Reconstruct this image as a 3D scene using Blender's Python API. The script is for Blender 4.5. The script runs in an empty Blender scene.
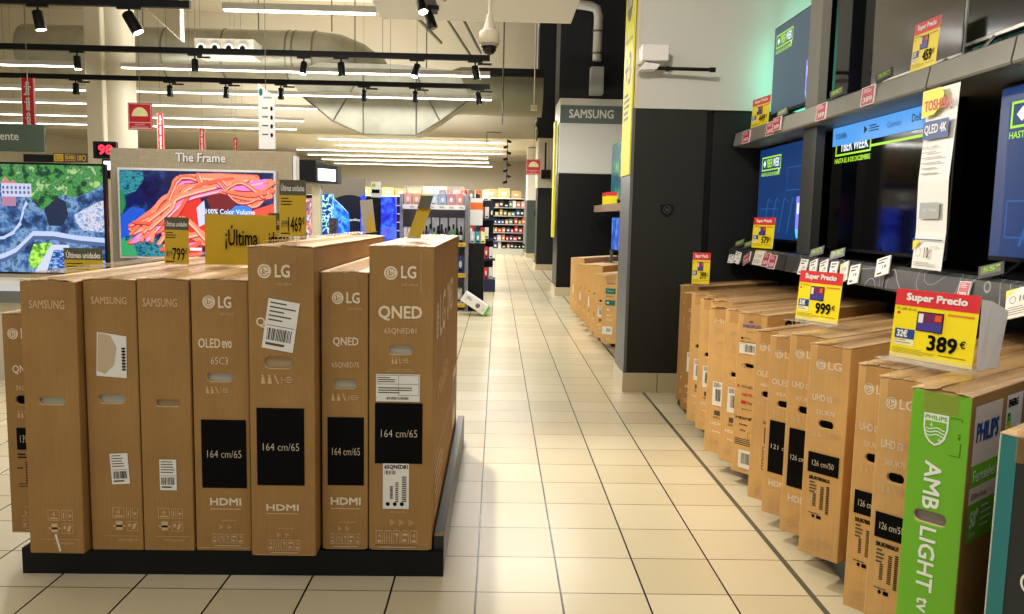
import bpy, bmesh, math, random
from mathutils import Vector, Matrix
random.seed(7)
C = bpy.context.scene.collection
PI = math.pi

# ------------------------------------------------------------------ materials
def lin(c):
    return tuple(((x/255)/12.92 if x/255 <= .04045 else ((x/255+.055)/1.055)**2.4) for x in c)
MATS = {}
def mat(name, rgb, rough=.6, metal=0, emit=0, spec=.5, noise=0, nscale=8, bump=0, bscale=60, alpha=1, coat=0, stretch=(1,1,1)):
    if name in MATS: return MATS[name]
    m = bpy.data.materials.new(name); m.use_nodes = True
    nt = m.node_tree; N = nt.nodes; L = nt.links
    b = N['Principled BSDF']; c = (*lin(rgb), 1)
    b.inputs['Base Color'].default_value = c
    b.inputs['Roughness'].default_value = rough
    b.inputs['Metallic'].default_value = metal
    b.inputs['Specular IOR Level'].default_value = spec
    b.inputs['Coat Weight'].default_value = coat
    if alpha < 1: b.inputs['Alpha'].default_value = alpha
    if emit:
        b.inputs['Emission Color'].default_value = c
        b.inputs['Emission Strength'].default_value = emit
        b.inputs['Base Color'].default_value = (0.01,0.01,0.01,1)
    if noise or bump:
        tc = N.new('ShaderNodeTexCoord'); mp = N.new('ShaderNodeMapping'); mp.inputs['Scale'].default_value = stretch
        L.new(tc.outputs['Object'], mp.inputs['Vector'])
    if noise:
        n = N.new('ShaderNodeTexNoise'); n.inputs['Scale'].default_value = nscale; n.inputs['Detail'].default_value = 5
        L.new(mp.outputs[0], n.inputs['Vector'])
        mx = N.new('ShaderNodeMix'); mx.data_type = 'RGBA'
        mx.inputs[6].default_value = (*[x*(1-noise) for x in c[:3]], 1); mx.inputs[7].default_value = (*[min(1,x*(1+noise)) for x in c[:3]], 1)
        L.new(n.outputs['Fac'], mx.inputs[0])
        L.new(mx.outputs[2], b.inputs['Emission Color' if emit else 'Base Color'])
    if bump:
        n2 = N.new('ShaderNodeTexNoise'); n2.inputs['Scale'].default_value = bscale
        L.new(mp.outputs[0], n2.inputs['Vector'])
        bp = N.new('ShaderNodeBump'); bp.inputs['Strength'].default_value = bump; bp.inputs['Distance'].default_value = .004
        L.new(n2.outputs['Fac'], bp.inputs['Height']); L.new(bp.outputs[0], b.inputs['Normal'])
    MATS[name] = m
    return m

def cardboard(name, rgb):
    if name in MATS: return MATS[name]
    m = mat(name, rgb, rough=.62, spec=.3)
    nt = m.node_tree; N = nt.nodes; L = nt.links; b = N['Principled BSDF']; c = lin(rgb)
    tc = N.new('ShaderNodeTexCoord')
    n = N.new('ShaderNodeTexNoise'); n.inputs['Scale'].default_value = 4.5; n.inputs['Detail'].default_value = 7
    L.new(tc.outputs['Object'], n.inputs['Vector'])
    mp = N.new('ShaderNodeMapping'); mp.inputs['Scale'].default_value = (60, 60, 3)
    L.new(tc.outputs['Object'], mp.inputs['Vector'])
    n2 = N.new('ShaderNodeTexNoise'); n2.inputs['Scale'].default_value = 2.2; n2.inputs['Detail'].default_value = 3
    L.new(mp.outputs[0], n2.inputs['Vector'])
    a = N.new('ShaderNodeMath'); a.operation = 'MULTIPLY_ADD'; a.inputs[1].default_value = .35
    L.new(n2.outputs['Fac'], a.inputs[0]); 
    s = N.new('ShaderNodeMath'); s.operation = 'MULTIPLY'; s.inputs[1].default_value = .75
    L.new(n.outputs['Fac'], s.inputs[0]); L.new(s.outputs[0], a.inputs[2])
    r = N.new('ShaderNodeValToRGB')
    r.color_ramp.elements[0].position = .3; r.color_ramp.elements[0].color = (*[x*.80 for x in c], 1)
    r.color_ramp.elements[1].position = .75; r.color_ramp.elements[1].color = (*[min(1,x*1.15) for x in c], 1)
    L.new(a.outputs[0], r.inputs[0]); L.new(r.outputs[0], b.inputs['Base Color'])
    bp = N.new('ShaderNodeBump'); bp.inputs['Strength'].default_value = .25; bp.inputs['Distance'].default_value = .003
    L.new(a.outputs[0], bp.inputs['Height']); L.new(bp.outputs[0], b.inputs['Normal'])
    return m

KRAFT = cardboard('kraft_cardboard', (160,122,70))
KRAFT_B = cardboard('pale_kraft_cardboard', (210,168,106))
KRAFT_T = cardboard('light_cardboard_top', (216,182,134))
KRAFT_IN = mat('raw_cardboard_edge', (222,192,150), .8)
GREEN_BOX = mat('bright_green_print', (112,184,40), .45, noise=.05, nscale=6)
TAPE = mat('brown_packing_tape', (196,152,92), .18, alpha=.3)
INK = mat('pale_ink', (232,214,186), .6)
INK2 = mat('faded_pale_ink', (208,176,132), .6)
BLACKINK = mat('black_ink', (9,9,9), .6, spec=.08)
GREYINK = mat('grey_ink', (84,72,58), .6)
PAPER = mat('white_label_paper', (232,230,222), .5, noise=.04, nscale=30)
WHITE = mat('white_paint', (226,222,212), .55, noise=.03, nscale=3)
CLEAN = mat('clean_white_plastic', (238,238,236), .4)
CREAM = mat('cream_paint', (216,208,186), .6, noise=.06, nscale=2)
CREAM2 = mat('cream_wall', (206,198,178), .7, noise=.05, nscale=.7)
BLACK = mat('satin_black_metal', (9,9,10), .45, spec=.25)
BLACKP = mat('black_plinth_board', (9,10,11), .4, spec=.25, noise=.3, nscale=5)
DARK = mat('charcoal_panel', (33,36,31), .5, spec=.3, noise=.22, nscale=2.5, bump=.15, bscale=20)
DARK2 = mat('deep_charcoal_panel', (22,24,23), .5, spec=.3, noise=.2, nscale=3)
NAVYV = mat('dark_navy_wall', (10,13,26), .6)
NAVY = mat('navy_shelf_metal', (20,24,62), .5)
GREYP = mat('grey_metal_post', (120,120,114), .45, noise=.08)
SAMGREY = mat('grey_green_sign_band', (104,118,118), .6)
SAGE = mat('grey_green_board', (88,104,90), .6)
STEEL = mat('galvanised_duct_steel', (160,158,142), .38, metal=.5, noise=.35, nscale=3, bump=.25, bscale=6)
GALV = mat('duct_seam_steel', (120,118,104), .4, metal=.8)
PIPEG = mat('pale_conduit', (190,190,184), .5)
SCREEN = mat('black_glossy_screen', (5,5,7), .06, spec=.5)
BEZEL = mat('black_bezel_plastic', (9,9,10), .3, spec=.3)
SILVER = mat('brushed_silver_trim', (180,178,172), .3, metal=.9)
RED = mat('red_sign', (206,24,36), .45)
REDP = mat('price_card_red', (222,50,60), .4)
YEL = mat('price_card_yellow', (250,228,30), .4)
YELD = mat('ochre_yellow_card', (205,172,14), .45)
YELW = mat('yellow_wall_banner', (226,222,30), .5)
BLUEI = mat('blue_ink', (34,74,150), .4)
REDI = mat('red_ink', (200,30,44), .4)
LIMEI = mat('lime_ink', (150,205,40), .4)
GREENT = mat('teal_print', (24,112,100), .5)
ACRY = mat('clear_acrylic', (225,228,225), .08, alpha=.28)
GOLD = mat('gold_sticker', (214,176,60), .35, metal=.4)
LED = mat('led_diffuser', (255,250,240), .5, emit=9)
LEDG = mat('led_housing_white', (225,225,220), .5)
LAMP = mat('spot_lens', (255,244,220), .5, emit=30)
SIGNLIT = mat('lit_sign_face', (240,246,255), .5, emit=3)

def wood_linen():
    m = mat('linen_board', (196,184,158), .75)
    nt=m.node_tree; N=nt.nodes; L=nt.links; b=N['Principled BSDF']
    tc=N.new('ShaderNodeTexCoord'); mp=N.new('ShaderNodeMapping'); mp.inputs['Scale'].default_value=(60,4,4); L.new(tc.outputs['Object'],mp.inputs[0])
    n=N.new('ShaderNodeTexNoise'); n.inputs['Scale'].default_value=3; L.new(mp.outputs[0],n.inputs['Vector'])
    mp2=N.new('ShaderNodeMapping'); mp2.inputs['Scale'].default_value=(4,4,60); L.new(tc.outputs['Object'],mp2.inputs[0])
    n3=N.new('ShaderNodeTexNoise'); n3.inputs['Scale'].default_value=3; L.new(mp2.outputs[0],n3.inputs['Vector'])
    ad=N.new('ShaderNodeMath'); ad.operation='ADD'; L.new(n.outputs['Fac'],ad.inputs[0]); L.new(n3.outputs['Fac'],ad.inputs[1])
    r=N.new('ShaderNodeValToRGB'); r.color_ramp.elements[0].position=.3; r.color_ramp.elements[1].position=.7
    r.color_ramp.elements[0].color=(*lin((168,154,128)),1); r.color_ramp.elements[1].color=(*lin((212,202,178)),1)
    hf=N.new('ShaderNodeMath'); hf.operation='MULTIPLY'; hf.inputs[1].default_value=.33; L.new(ad.outputs[0],hf.inputs[0])
    L.new(hf.outputs[0],r.inputs[0]); L.new(r.outputs[0],b.inputs['Base Color']); return m
LINEN = wood_linen()

def ledge_mat(name, base, line, scale, rough):
    m = mat(name, base, rough)
    nt=m.node_tree; N=nt.nodes; L=nt.links; b=N['Principled BSDF']
    tc=N.new('ShaderNodeTexCoord')
    n=N.new('ShaderNodeTexNoise'); n.inputs['Scale'].default_value=scale; n.inputs['Detail'].default_value=1.2; L.new(tc.outputs['Object'],n.inputs['Vector'])
    mu=N.new('ShaderNodeMath'); mu.operation='MULTIPLY'; mu.inputs[1].default_value=14; L.new(n.outputs['Fac'],mu.inputs[0])
    fr=N.new('ShaderNodeMath'); fr.operation='FRACT'; L.new(mu.outputs[0],fr.inputs[0])
    r=N.new('ShaderNodeValToRGB'); e=r.color_ramp.elements
    e[0].position=0; e[0].color=(*lin(line),1); e[1].position=.07; e[1].color=(*lin(base),1)
    L.new(fr.outputs[0],r.inputs[0])
    n2=N.new('ShaderNodeTexNoise'); n2.inputs['Scale'].default_value=3; n2.inputs['Detail'].default_value=6; L.new(tc.outputs['Object'],n2.inputs['Vector'])
    mx=N.new('ShaderNodeMix'); mx.data_type='RGBA'; mx.blend_type='SCREEN'; mx.inputs[0].default_value=.12
    L.new(r.outputs[0],mx.inputs[6]); L.new(n2.outputs['Fac'],mx.inputs[7]); L.new(mx.outputs[2],b.inputs['Base Color'])
    return m
LEDGE = ledge_mat('marbled_black_rail', (26,28,27), (190,190,186), 2.6, .2)
LEDGEU = ledge_mat('dusty_lit_rail', (104,102,92), (104,102,94), 3.2, .35)  # lower rail's material, colour raised for dust and the light on it

def floor_mat():
    m = mat('beige_floor_tiles', (206,192,156), .3)
    nt=m.node_tree; N=nt.nodes; L=nt.links; b=N['Principled BSDF']
    geo=N.new('ShaderNodeNewGeometry'); sp=N.new('ShaderNodeSeparateXYZ'); L.new(geo.outputs['Position'],sp.inputs[0])
    def M(op,a,bb=None,c=None):
        n=N.new('ShaderNodeMath'); n.operation=op
        for i,v in enumerate((a,bb,c)):
            if v is None: continue
            if isinstance(v,(int,float)): n.inputs[i].default_value=v
            else: L.new(v,n.inputs[i])
        return n.outputs[0]
    ux=M('DIVIDE',sp.outputs[0],.3); uy=M('DIVIDE',sp.outputs[1],.3)
    def line(u,w):
        f=M('FRACT',M('ADD',u,.5)); d=M('ABSOLUTE',M('SUBTRACT',f,.5)); return M('LESS_THAN',d,w)
    lx=line(ux,.012); ly=line(uy,.0085)
    wide=M('LESS_THAN',M('ABSOLUTE',M('SUBTRACT',sp.outputs[0],1.2)),.011)
    ix=M('FLOOR',ux); iy=M('FLOOR',uy)
    cb=N.new('ShaderNodeCombineXYZ'); L.new(ix,cb.inputs[0]); L.new(iy,cb.inputs[1])
    wn=N.new('ShaderNodeTexWhiteNoise'); wn.noise_dimensions='2D'; L.new(cb.outputs[0],wn.inputs['Vector'])
    r=N.new('ShaderNodeValToRGB'); r.color_ramp.elements[0].color=(*lin((204,191,158)),1); r.color_ramp.elements[1].color=(*lin((216,205,174)),1)
    L.new(wn.outputs['Value'],r.inputs[0])
    ns=N.new('ShaderNodeTexNoise'); ns.inputs['Scale'].default_value=3; ns.inputs['Detail'].default_value=6; L.new(geo.outputs['Position'],ns.inputs['Vector'])
    m0=N.new('ShaderNodeMix'); m0.data_type='RGBA'; m0.blend_type='MULTIPLY'; m0.inputs[0].default_value=0; L.new(r.outputs[0],m0.inputs[6]); L.new(ns.outputs['Color'],m0.inputs[7])
    m1=N.new('ShaderNodeMix'); m1.data_type='RGBA'; L.new(ly,m1.inputs[0]); L.new(m0.outputs[2],m1.inputs[6]); m1.inputs[7].default_value=(*lin((96,78,56)),1)
    m2=N.new('ShaderNodeMix'); m2.data_type='RGBA'; L.new(lx,m2.inputs[0]); L.new(m1.outputs[2],m2.inputs[6]); m2.inputs[7].default_value=(*lin((40,34,32)),1)
    m3=N.new('ShaderNodeMix'); m3.data_type='RGBA'; L.new(wide,m3.inputs[0]); L.new(m2.outputs[2],m3.inputs[6]); m3.inputs[7].default_value=(*lin((92,92,80)),1)
    L.new(m3.outputs[2],b.inputs['Base Color'])
    rr=M('MULTIPLY_ADD',ns.outputs['Fac'],.14,.22); b.inputs['Roughness'].default_value=.27
    g=M('SUBTRACT',1,M('MAXIMUM',lx,ly)); bp=N.new('ShaderNodeBump'); bp.inputs['Strength'].default_value=.3; bp.inputs['Distance'].default_value=.002
    L.new(g,bp.inputs['Height']); L.new(bp.outputs[0],b.inputs['Normal'])
    return m
FLOOR = floor_mat()

def screen_noise(name, cols, scale, emit, stretch=(1,1,1), detail=4, dist=0):
    """a picture on a lit screen: patches of colour"""
    m = bpy.data.materials.new(name); m.use_nodes=True; nt=m.node_tree; N=nt.nodes; L=nt.links; b=N['Principled BSDF']
    b.inputs['Base Color'].default_value=(.01,.01,.01,1); b.inputs['Roughness'].default_value=.3
    tc=N.new('ShaderNodeTexCoord'); mp=N.new('ShaderNodeMapping'); mp.inputs['Scale'].default_value=stretch; L.new(tc.outputs['Object'],mp.inputs[0])
    n=N.new('ShaderNodeTexNoise'); n.inputs['Scale'].default_value=scale; n.inputs['Roughness'].default_value=.66; n.inputs['Detail'].default_value=detail; n.inputs['Distortion'].default_value=dist
    L.new(mp.outputs[0],n.inputs['Vector'])
    r=N.new('ShaderNodeValToRGB'); e=r.color_ramp.elements
    lo,hi=.4,.6
    while len(e)<len(cols): e.new(.5)
    for i,c in enumerate(cols): e[i].position=lo+(hi-lo)*i/(len(cols)-1); e[i].color=(*lin(c),1)
    L.new(n.outputs['Fac'],r.inputs[0]); L.new(r.outputs[0],b.inputs['Emission Color']); b.inputs['Emission Strength'].default_value=emit
    MATS[name]=m; return m
def EM(name, rgb, s=1.0): return mat('screen_'+name, rgb, .4, emit=s)

# ------------------------------------------------------------------ mesh helpers
FONT = {}
def text_geo(s, thin=0):
    key=(s,thin)
    if key in FONT: return FONT[key]
    cu = bpy.data.curves.new('t', 'FONT'); cu.body = s; cu.resolution_u = 2; cu.offset = -thin
    ob = bpy.data.objects.new('t', cu); C.objects.link(ob)
    dg = bpy.context.evaluated_depsgraph_get()
    me = bpy.data.meshes.new_from_object(ob.evaluated_get(dg))
    vs = [(v.co.x, v.co.y) for v in me.vertices]; fs = [tuple(p.vertices) for p in me.polygons]
    bpy.data.objects.remove(ob); bpy.data.meshes.remove(me); bpy.data.curves.remove(cu)
    x0=min(v[0] for v in vs); x1=max(v[0] for v in vs); y0=min(v[1] for v in vs); y1=max(v[1] for v in vs)
    vs=[((x-x0)/(x1-x0),(y-y0)/(y1-y0)) for x,y in vs]
    FONT[key]=(vs,fs); return FONT[key]

class MB:
    def __init__(s): s.v=[]; s.f=[]; s.m=[]; s.ms=[]; s.smooth=set()
    def mi(s,m):
        if m not in s.ms: s.ms.append(m)
        return s.ms.index(m)
    def face(s,pts,m,smooth=False):
        i=len(s.v); s.v+= [tuple(p) for p in pts]; s.f.append(tuple(range(i,i+len(pts)))); s.m.append(s.mi(m))
        if smooth: s.smooth.add(len(s.f)-1)
        return s
    def mesh(s,vs,fs,m,smooth=False):
        i=len(s.v); s.v+=[tuple(p) for p in vs]; k=s.mi(m)
        for f in fs:
            s.f.append(tuple(a+i for a in f)); s.m.append(k)
            if smooth: s.smooth.add(len(s.f)-1)
        return s
    def box(s,x0,x1,y0,y1,z0,z1,m,M=None):
        vs=[(x,y,z) for z in (z0,z1) for y in (y0,y1) for x in (x0,x1)]
        if M: vs=[tuple(M@Vector(v)) for v in vs]
        return s.mesh(vs,[(0,2,3,1),(4,5,7,6),(0,1,5,4),(1,3,7,5),(3,2,6,7),(2,0,4,6)],m)
    def prism(s,poly,m,y0,y1,axis='y'):
        """poly in (x,z) extruded along y (or (x,y) along z, or (y,z) along x)"""
        def P(a,b,t): return {'y':(a,t,b),'z':(a,b,t),'x':(t,a,b)}[axis]
        n=len(poly); vs=[P(a,b,y0) for a,b in poly]+[P(a,b,y1) for a,b in poly]
        fs=[tuple(range(n)),tuple(range(2*n-1,n-1,-1))]+[(i,i+n,(i+1)%n+n,(i+1)%n) for i in range(n)]
        return s.mesh(vs,fs,m)
    def tube(s,pts,r,m,n=12,cap=True,smooth=True):
        pts=[Vector(p) for p in pts]; rs=r if isinstance(r,(list,tuple)) else [r]*len(pts)
        vs=[];fs=[]; prev=None
        for k,p in enumerate(pts):
            d=(pts[min(k+1,len(pts)-1)]-pts[max(k-1,0)]).normalized()
            if prev is None:
                a=d.orthogonal().normalized() if abs(d.z)>.9 else d.cross(Vector((0,0,1))).normalized()
            else: a=(prev-d*prev.dot(d)).normalized()
            prev=a; b=d.cross(a)
            for i in range(n):
                t=2*PI*i/n; vs.append(p+(a*math.cos(t)+b*math.sin(t))*rs[k])
        for k in range(len(pts)-1):
            for i in range(n): fs.append((k*n+i,k*n+(i+1)%n,(k+1)*n+(i+1)%n,(k+1)*n+i))
        s.mesh(vs,fs,m,smooth)
        if cap:
            s.face([vs[i] for i in range(n)][::-1],m); s.face([vs[(len(pts)-1)*n+i] for i in range(n)],m)
        return s
    def build(s,name,parent=None,loc=None,rotz=0,bevel=0,weld=False):
        me=bpy.data.meshes.new(name); me.from_pydata(s.v,[],s.f)
        for m in s.ms: me.materials.append(m)
        for i,p in enumerate(me.polygons):
            p.material_index=s.m[i]; p.use_smooth = i in s.smooth
        if weld:
            b=bmesh.new(); b.from_mesh(me); bmesh.ops.remove_doubles(b,verts=b.verts,dist=1e-5); bmesh.ops.recalc_face_normals(b,faces=b.faces); b.to_mesh(me); b.free()
        me.update()
        o=bpy.data.objects.new(name,me); C.objects.link(o)
        if parent: o.parent=parent
        if loc: o.location=loc
        if rotz: o.rotation_euler=(0,0,rotz)
        if bevel:
            md=o.modifiers.new('b','BEVEL'); md.width=bevel; md.segments=2; md.limit_method='ANGLE'; md.angle_limit=math.radians(40)
        return o

class Face:
    """flat print area with its own layout units: (u right, v down) over a rectangle"""
    def __init__(s, mb, o, ux, uy, w, h, lay=(0,0,1,1), off=.0008):
        s.mb=mb; s.o=Vector(o); s.ux=Vector(ux).normalized(); s.uy=Vector(uy).normalized(); s.w=w; s.h=h; s.l=lay
        s.n=s.ux.cross(s.uy).normalized(); s.off=off
    def p(s,u,v,k=1):
        a=(u-s.l[0])/(s.l[2]-s.l[0])*s.w; b=(s.l[3]-v)/(s.l[3]-s.l[1])*s.h
        return s.o+s.ux*a+s.uy*b+s.n*s.off*k
    def rect(s,u0,v0,u1,v1,m,k=1): s.mb.face([s.p(u0,v1,k),s.p(u1,v1,k),s.p(u1,v0,k),s.p(u0,v0,k)],m)
    def poly(s,pts,m,k=1): s.mb.face([s.p(u,v,k) for u,v in pts],m)
    def text(s,t,u0,v0,u1,v1,m,k=2,bold=0,rot=0,thin=0):
        vs,fs=text_geo(t,thin)
        offs=[(0,0)] if not bold else [(0,0),(bold,0),(bold,bold),(0,bold)]
        for j,(du,dv) in enumerate(offs):
            if rot==0: P=[s.p(u0+x*(u1-u0)+du,v1-y*(v1-v0)-dv,k+.05*j) for x,y in vs]
            elif rot==-90: P=[s.p(u0+y*(u1-u0)+du,v0+x*(v1-v0)+dv,k+.05*j) for x,y in [(x,y) for x,y in vs]] if False else [s.p(u1-(1-y)*(u1-u0)+du,v0+x*(v1-v0)+dv,k+.05*j) for x,y in vs]
            else: P=[s.p(u1-y*(u1-u0)+du,v1-x*(v1-v0)+dv,k+.05*j) for x,y in vs] if False else [s.p(u0+(1-y)*(u1-u0)+du,v1-x*(v1-v0)+dv,k+.05*j) for x,y in vs]
            s.mb.mesh(P,fs,m)
    def disc(s,u,v,ru,rv,m,k=1,n=20): s.poly([(u+ru*math.cos(2*PI*i/n),v+rv*math.sin(2*PI*i/n)) for i in range(n)][::-1],m,k)
    def ring(s,u,v,ru,rv,t,m,k=1,n=24,a0=0,a1=2*PI):
        for i in range(n):
            a=a0+(a1-a0)*i/n; b=a0+(a1-a0)*(i+1)/n
            f=1-t
            s.poly([(u+ru*f*math.cos(a),v+rv*f*math.sin(a)),(u+ru*f*math.cos(b),v+rv*f*math.sin(b)),(u+ru*math.cos(b),v+rv*math.sin(b)),(u+ru*math.cos(a),v+rv*math.sin(a))],m,k)
    def frame(s,u0,v0,u1,v1,tu,tv,m,k=1):
        s.rect(u0,v0,u1,v0+tv,m,k); s.rect(u0,v1-tv,u1,v1,m,k); s.rect(u0,v0,u0+tu,v1,m,k); s.rect(u1-tu,v0,u1,v1,m,k)
    def bars(s,u0,v0,u1,v1,m,n=14,k=1,seed=1):
        r=random.Random(seed); u=u0; st=(u1-u0)/n
        for i in range(n):
            w=st*r.choice((.3,.5,.7)); s.rect(u,v0,u+w,v1,m,k); u+=st
    def lines(s,u0,v0,u1,v1,m,n=4,k=1,seed=1,t=.45):
        r=random.Random(seed); st=(v1-v0)/n
        for i in range(n):
            s.rect(u0,v0+i*st,u0+(u1-u0)*r.uniform(.6,1),v0+i*st+st*t,m,k)

def tag(o,label=None,cat=None,group=None,kind=None):
    if label: o['label']=label
    if cat: o['category']=cat
    if group: o['group']=group
    if kind: o['kind']=kind
    return o
def thing(name,label,cat,loc=(0,0,0),rotz=0,group=None):
    o=bpy.data.objects.new(name,None); C.objects.link(o); o.location=loc; o.rotation_euler=(0,0,rotz); o.empty_display_size=.05
    return tag(o,label,cat,group)
def struct(o): o['kind']='structure'; return o
def one(mb,name,label,cat,group=None,**k): return tag(mb.build(name,**k),label,cat,group)

# ------------------------------------------------------------------ setting
struct(MB().box(-14,3.6,-5,34,-.1,0,FLOOR).build('floor'))
struct(MB().box(2.4,2.55,-4.5,34,0,6.2,DARK2).build('wall_right'))
struct(MB().box(-14,2.4,31,31.2,0,3.615,CREAM2).build('wall_back'))
struct(MB().box(-14.2,-14,-5,34,0,6.2,CREAM2).build('wall_left'))
mb=MB(); mb.box(-14,2.4,-5,18,6.2,6.35,mat('high_ceiling_paint',(172,162,138),.8,noise=.15,nscale=.8))
struct(mb.build('ceiling'))
struct(MB().box(-14,.97,18,18.2,3.3,6.2,CREAM2).box(-14,2.4,18.2,31.2,3.62,3.75,CREAM2).build('ceiling_bulkhead'))
bpy.data.objects['ceiling_bulkhead'].name='trim_1'
# suspended white ceiling panel above the aisle
p=thing('ceiling_panel','large white flat ceiling panel hanging over the start of the aisle','ceiling panel',(-.23,4.4,3.4)); 
MB().box(-.99,1.03,-1.6,1.8,0,.12,mat('panel_white',(244,244,244),.6)).build('panel',p,bevel=.005)
for x in (-.8,.8):
    for y in (-1.2,1.4): MB().tube([(x,y,.12),(x,y,2.8)],.006,GALV,6).build('hanging_rod',p)

# near pillar with a white top and a yellow banner
def baseboard(name,pts,h=.15):
    m=MB(); m.prism(pts,mat('beige_base_tile',(196,184,150),.3),0,h,'z'); return struct(m.build(name))
m=MB()
m.box(1.062,1.60,3.375,3.80,.15,2.146,DARK); m.box(1.60,1.655,3.42,3.8,.15,2.146,BLACK); m.box(1.655,2.4,3.40,3.8,.15,2.146,DARK2)
m.box(1.08,2.4,3.365,3.8,2.146,6.2,mat('white_wall_panel',(208,210,204),.55,noise=.04,nscale=2))
m.box(1.05,1.08,3.36,3.82,2.146,6.2,CREAM); m.box(1.04,1.062,3.365,3.82,.15,2.146,mat('grey_corner_strip',(92,96,98),.4))
struct(m.build('wall_front'))
baseboard('baseboard_front',[(1.035,3.355),(2.4,3.355),(2.4,3.85),(1.035,3.85)])
m=MB(); m.box(1.30,1.304,3.353,3.356,0,.15,BLACK); struct(m.build('trim_2'))
# shield emblem
m=MB(); F=Face(m,(1.275,3.372,1.35),(1,0,0),(0,0,1),.10,.095,(0,0,10,10),.001)
sh=[(0,1),(5,0),(10,1),(10,5),(8,8),(5,10),(2,8),(0,5)]
m.prism([(1.275+a*.010,1.445-b*.0095) for a,b in sh],BLACK,3.36,3.376)
F.off=.014; F.ring(5,4.5,3,3,.25,mat('emblem_relief',(60,60,58),.3)); F.rect(3.6,3.6,6.4,5.6,MATS['emblem_relief'])
one(m,'shield_emblem','small black shield shaped emblem on the charcoal pillar panel','emblem')
# yellow banner on the pillar side
b=thing('wall_banner','tall yellow banner with a grey oval wrapping the aisle side of the near pillar','banner')
m=MB(); m.box(1.031,1.043,3.38,3.80,1.66,6.1,YELW); m.build('sheet',b)
m=MB(); F=Face(m,(1.031,3.80,1.66),(0,-1,0),(0,0,1),.42,4.44,(0,0,42,444),.001)
F.disc(20,444-137,14,21,mat('banner_grey',(100,104,84),.5)); 
for k in range(3): F.poly([(12+k*6,444-126),(15+k*6,444-126),(18+k*6,444-148),(15+k*6,444-148)],CLEAN,2)
F.text('Disfruta de tu compra',6,444-104,38,444-99,BANNER_I:=MATS['banner_grey'])
F.text('+3',8,444-92,34,444-68,MATS['banner_grey'],bold=.6); F.lines(8,444-62,34,444-40,MATS['banner_grey'],n=5)
m.build('banner_print',b)
# white bracket with black rod on the white wall
b=thing('wall_bracket','white wall bracket box with a black rod pointing right on the white wall','bracket')
MB().box(1.06,1.25,3.16,3.365,2.455,2.565,CLEAN).build('housing',b,bevel=.004)
m=MB(); m.prism([(1.055,2.395),(1.18,2.405),(1.20,2.435),(1.09,2.45)],CLEAN,3.2,3.32); m.build('socket',b)
m=MB(); m.tube([(1.17,3.24,2.414),(1.60,3.2,2.406)],.013,BLACK,10); m.tube([(1.25,3.236,2.412),(1.27,3.234,2.412)],.019,BLACK,10); m.tube([(1.56,3.205,2.406),(1.60,3.2,2.406)],.018,BLACK,10); m.build('rod',b)
m=MB(); m.box(1.242,1.2505,3.18,3.34,2.47,2.55,mat('bracket_grey',(150,155,150),.4)); m.build('end_cap',b)

# second, third and fourth pillars
def pillar(name,y,black_top,label,w=1.1,D=1.0,x0=1.05,sign=False):
    p=thing(name,label,'pillar',(0,0,0))
    MB().box(x0,x0+w,y,y+D,.15,2.08,DARK2 if not sign else BLACKP).build('lower_cladding',p)
    MB().box(x0+w*.42,x0+w*.43,y-.006,y,.15,2.08,BLACK).build('seam_strip',p)
    MB().box(x0-.02,x0+w,y-.02,y+D,2.08,3.32,CLEAN if sign else CREAM2,).build('white_cladding',p,bevel=.02)
    MB().box(x0-.03,x0+w+.3,y+.02,y+D,3.32,6.2,NAVYV).build('upper_cladding',p)
    MB().box(x0-.02,x0+w,y-.02,y+D,0,.15,mat('beige_base_tile',(196,184,150),.3)).build('tiled_base',p)
    return p
p2=pillar('clad_pillar',11.0,True,'pillar with a brand sign band above black panels, second along the aisle',w=1.33,sign=True,x0=1.07)
m=MB(); m.box(1.065,2.39,10.955,10.978,2.91,3.20,SAMGREY); F=Face(m,(1.075,10.955,2.91),(1,0,0),(0,0,1),1.31,.29,(562,105,649,123),.002)
F.text('SAMSUNG',571,109.5,620,118,CLEAN,bold=.5); m.build('sign_band',p2)
p3=pillar('clad_pillar',17.8,True,'black and cream pillar, third along the aisle, before the far shelves',w=.9)
m=MB(); m.tube([(1.22,17.7,3.2),(1.22,17.7,2.5)],.02,BLACK,8); m.box(1.12,1.36,17.55,17.75,2.3,2.52,BLACK); m.build('speaker_bracket',p3)
p4=thing('clad_pillar','grey-green panelled pillar at the far end of the aisle beside the shelves','pillar')
MB().box(1.02,1.7,24,25,.15,1.9,mat('grey_green_cladding',(58,70,66),.5)).build('lower_cladding',p4)
MB().box(1.0,1.7,23.98,25,1.9,3.6,WHITE).build('white_cladding',p4)
MB().box(1.0,1.7,23.98,25,0,.15,MATS['beige_base_tile']).build('tiled_base',p4)
m=MB(); F=Face(m,(1.25,24,1.35),(1,0,0),(0,0,1),.1,.25,(0,0,1,1),.004); F.disc(.5,.5,.5,.5,BLACK); m.build('oval_plate',p4)
# yellow corner strips beside pillar two
MB().box(.985,1.02,11.0,11.35,1.0,2.95,YELW).build('side_banner',p2)
# duct pipe above pillar two
b=thing('vent_pipe','pale bent vent pipe dropping to a small box above the brand sign pillar','pipe')
m=MB(); m.tube([(1.15,10.8,5.2),(1.2,10.8,4.86),(1.3,10.8,4.78),(1.5,10.8,4.76),(1.6,10.8,4.72),(1.635,10.8,4.6),(1.63,10.8,3.9)],.075,PIPEG,14); m.build('pipe',b)
for z in (4.35,4.0): MB().tube([(1.632,10.8,z),(1.632,10.8,z+.03)],.088,GALV,14).build('pipe_clamp',b)
MB().box(1.53,1.74,10.7,10.96,3.36,3.79,mat('pale_grey_box',(176,180,184),.5)).build('junction_box',b,bevel=.005)

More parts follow.
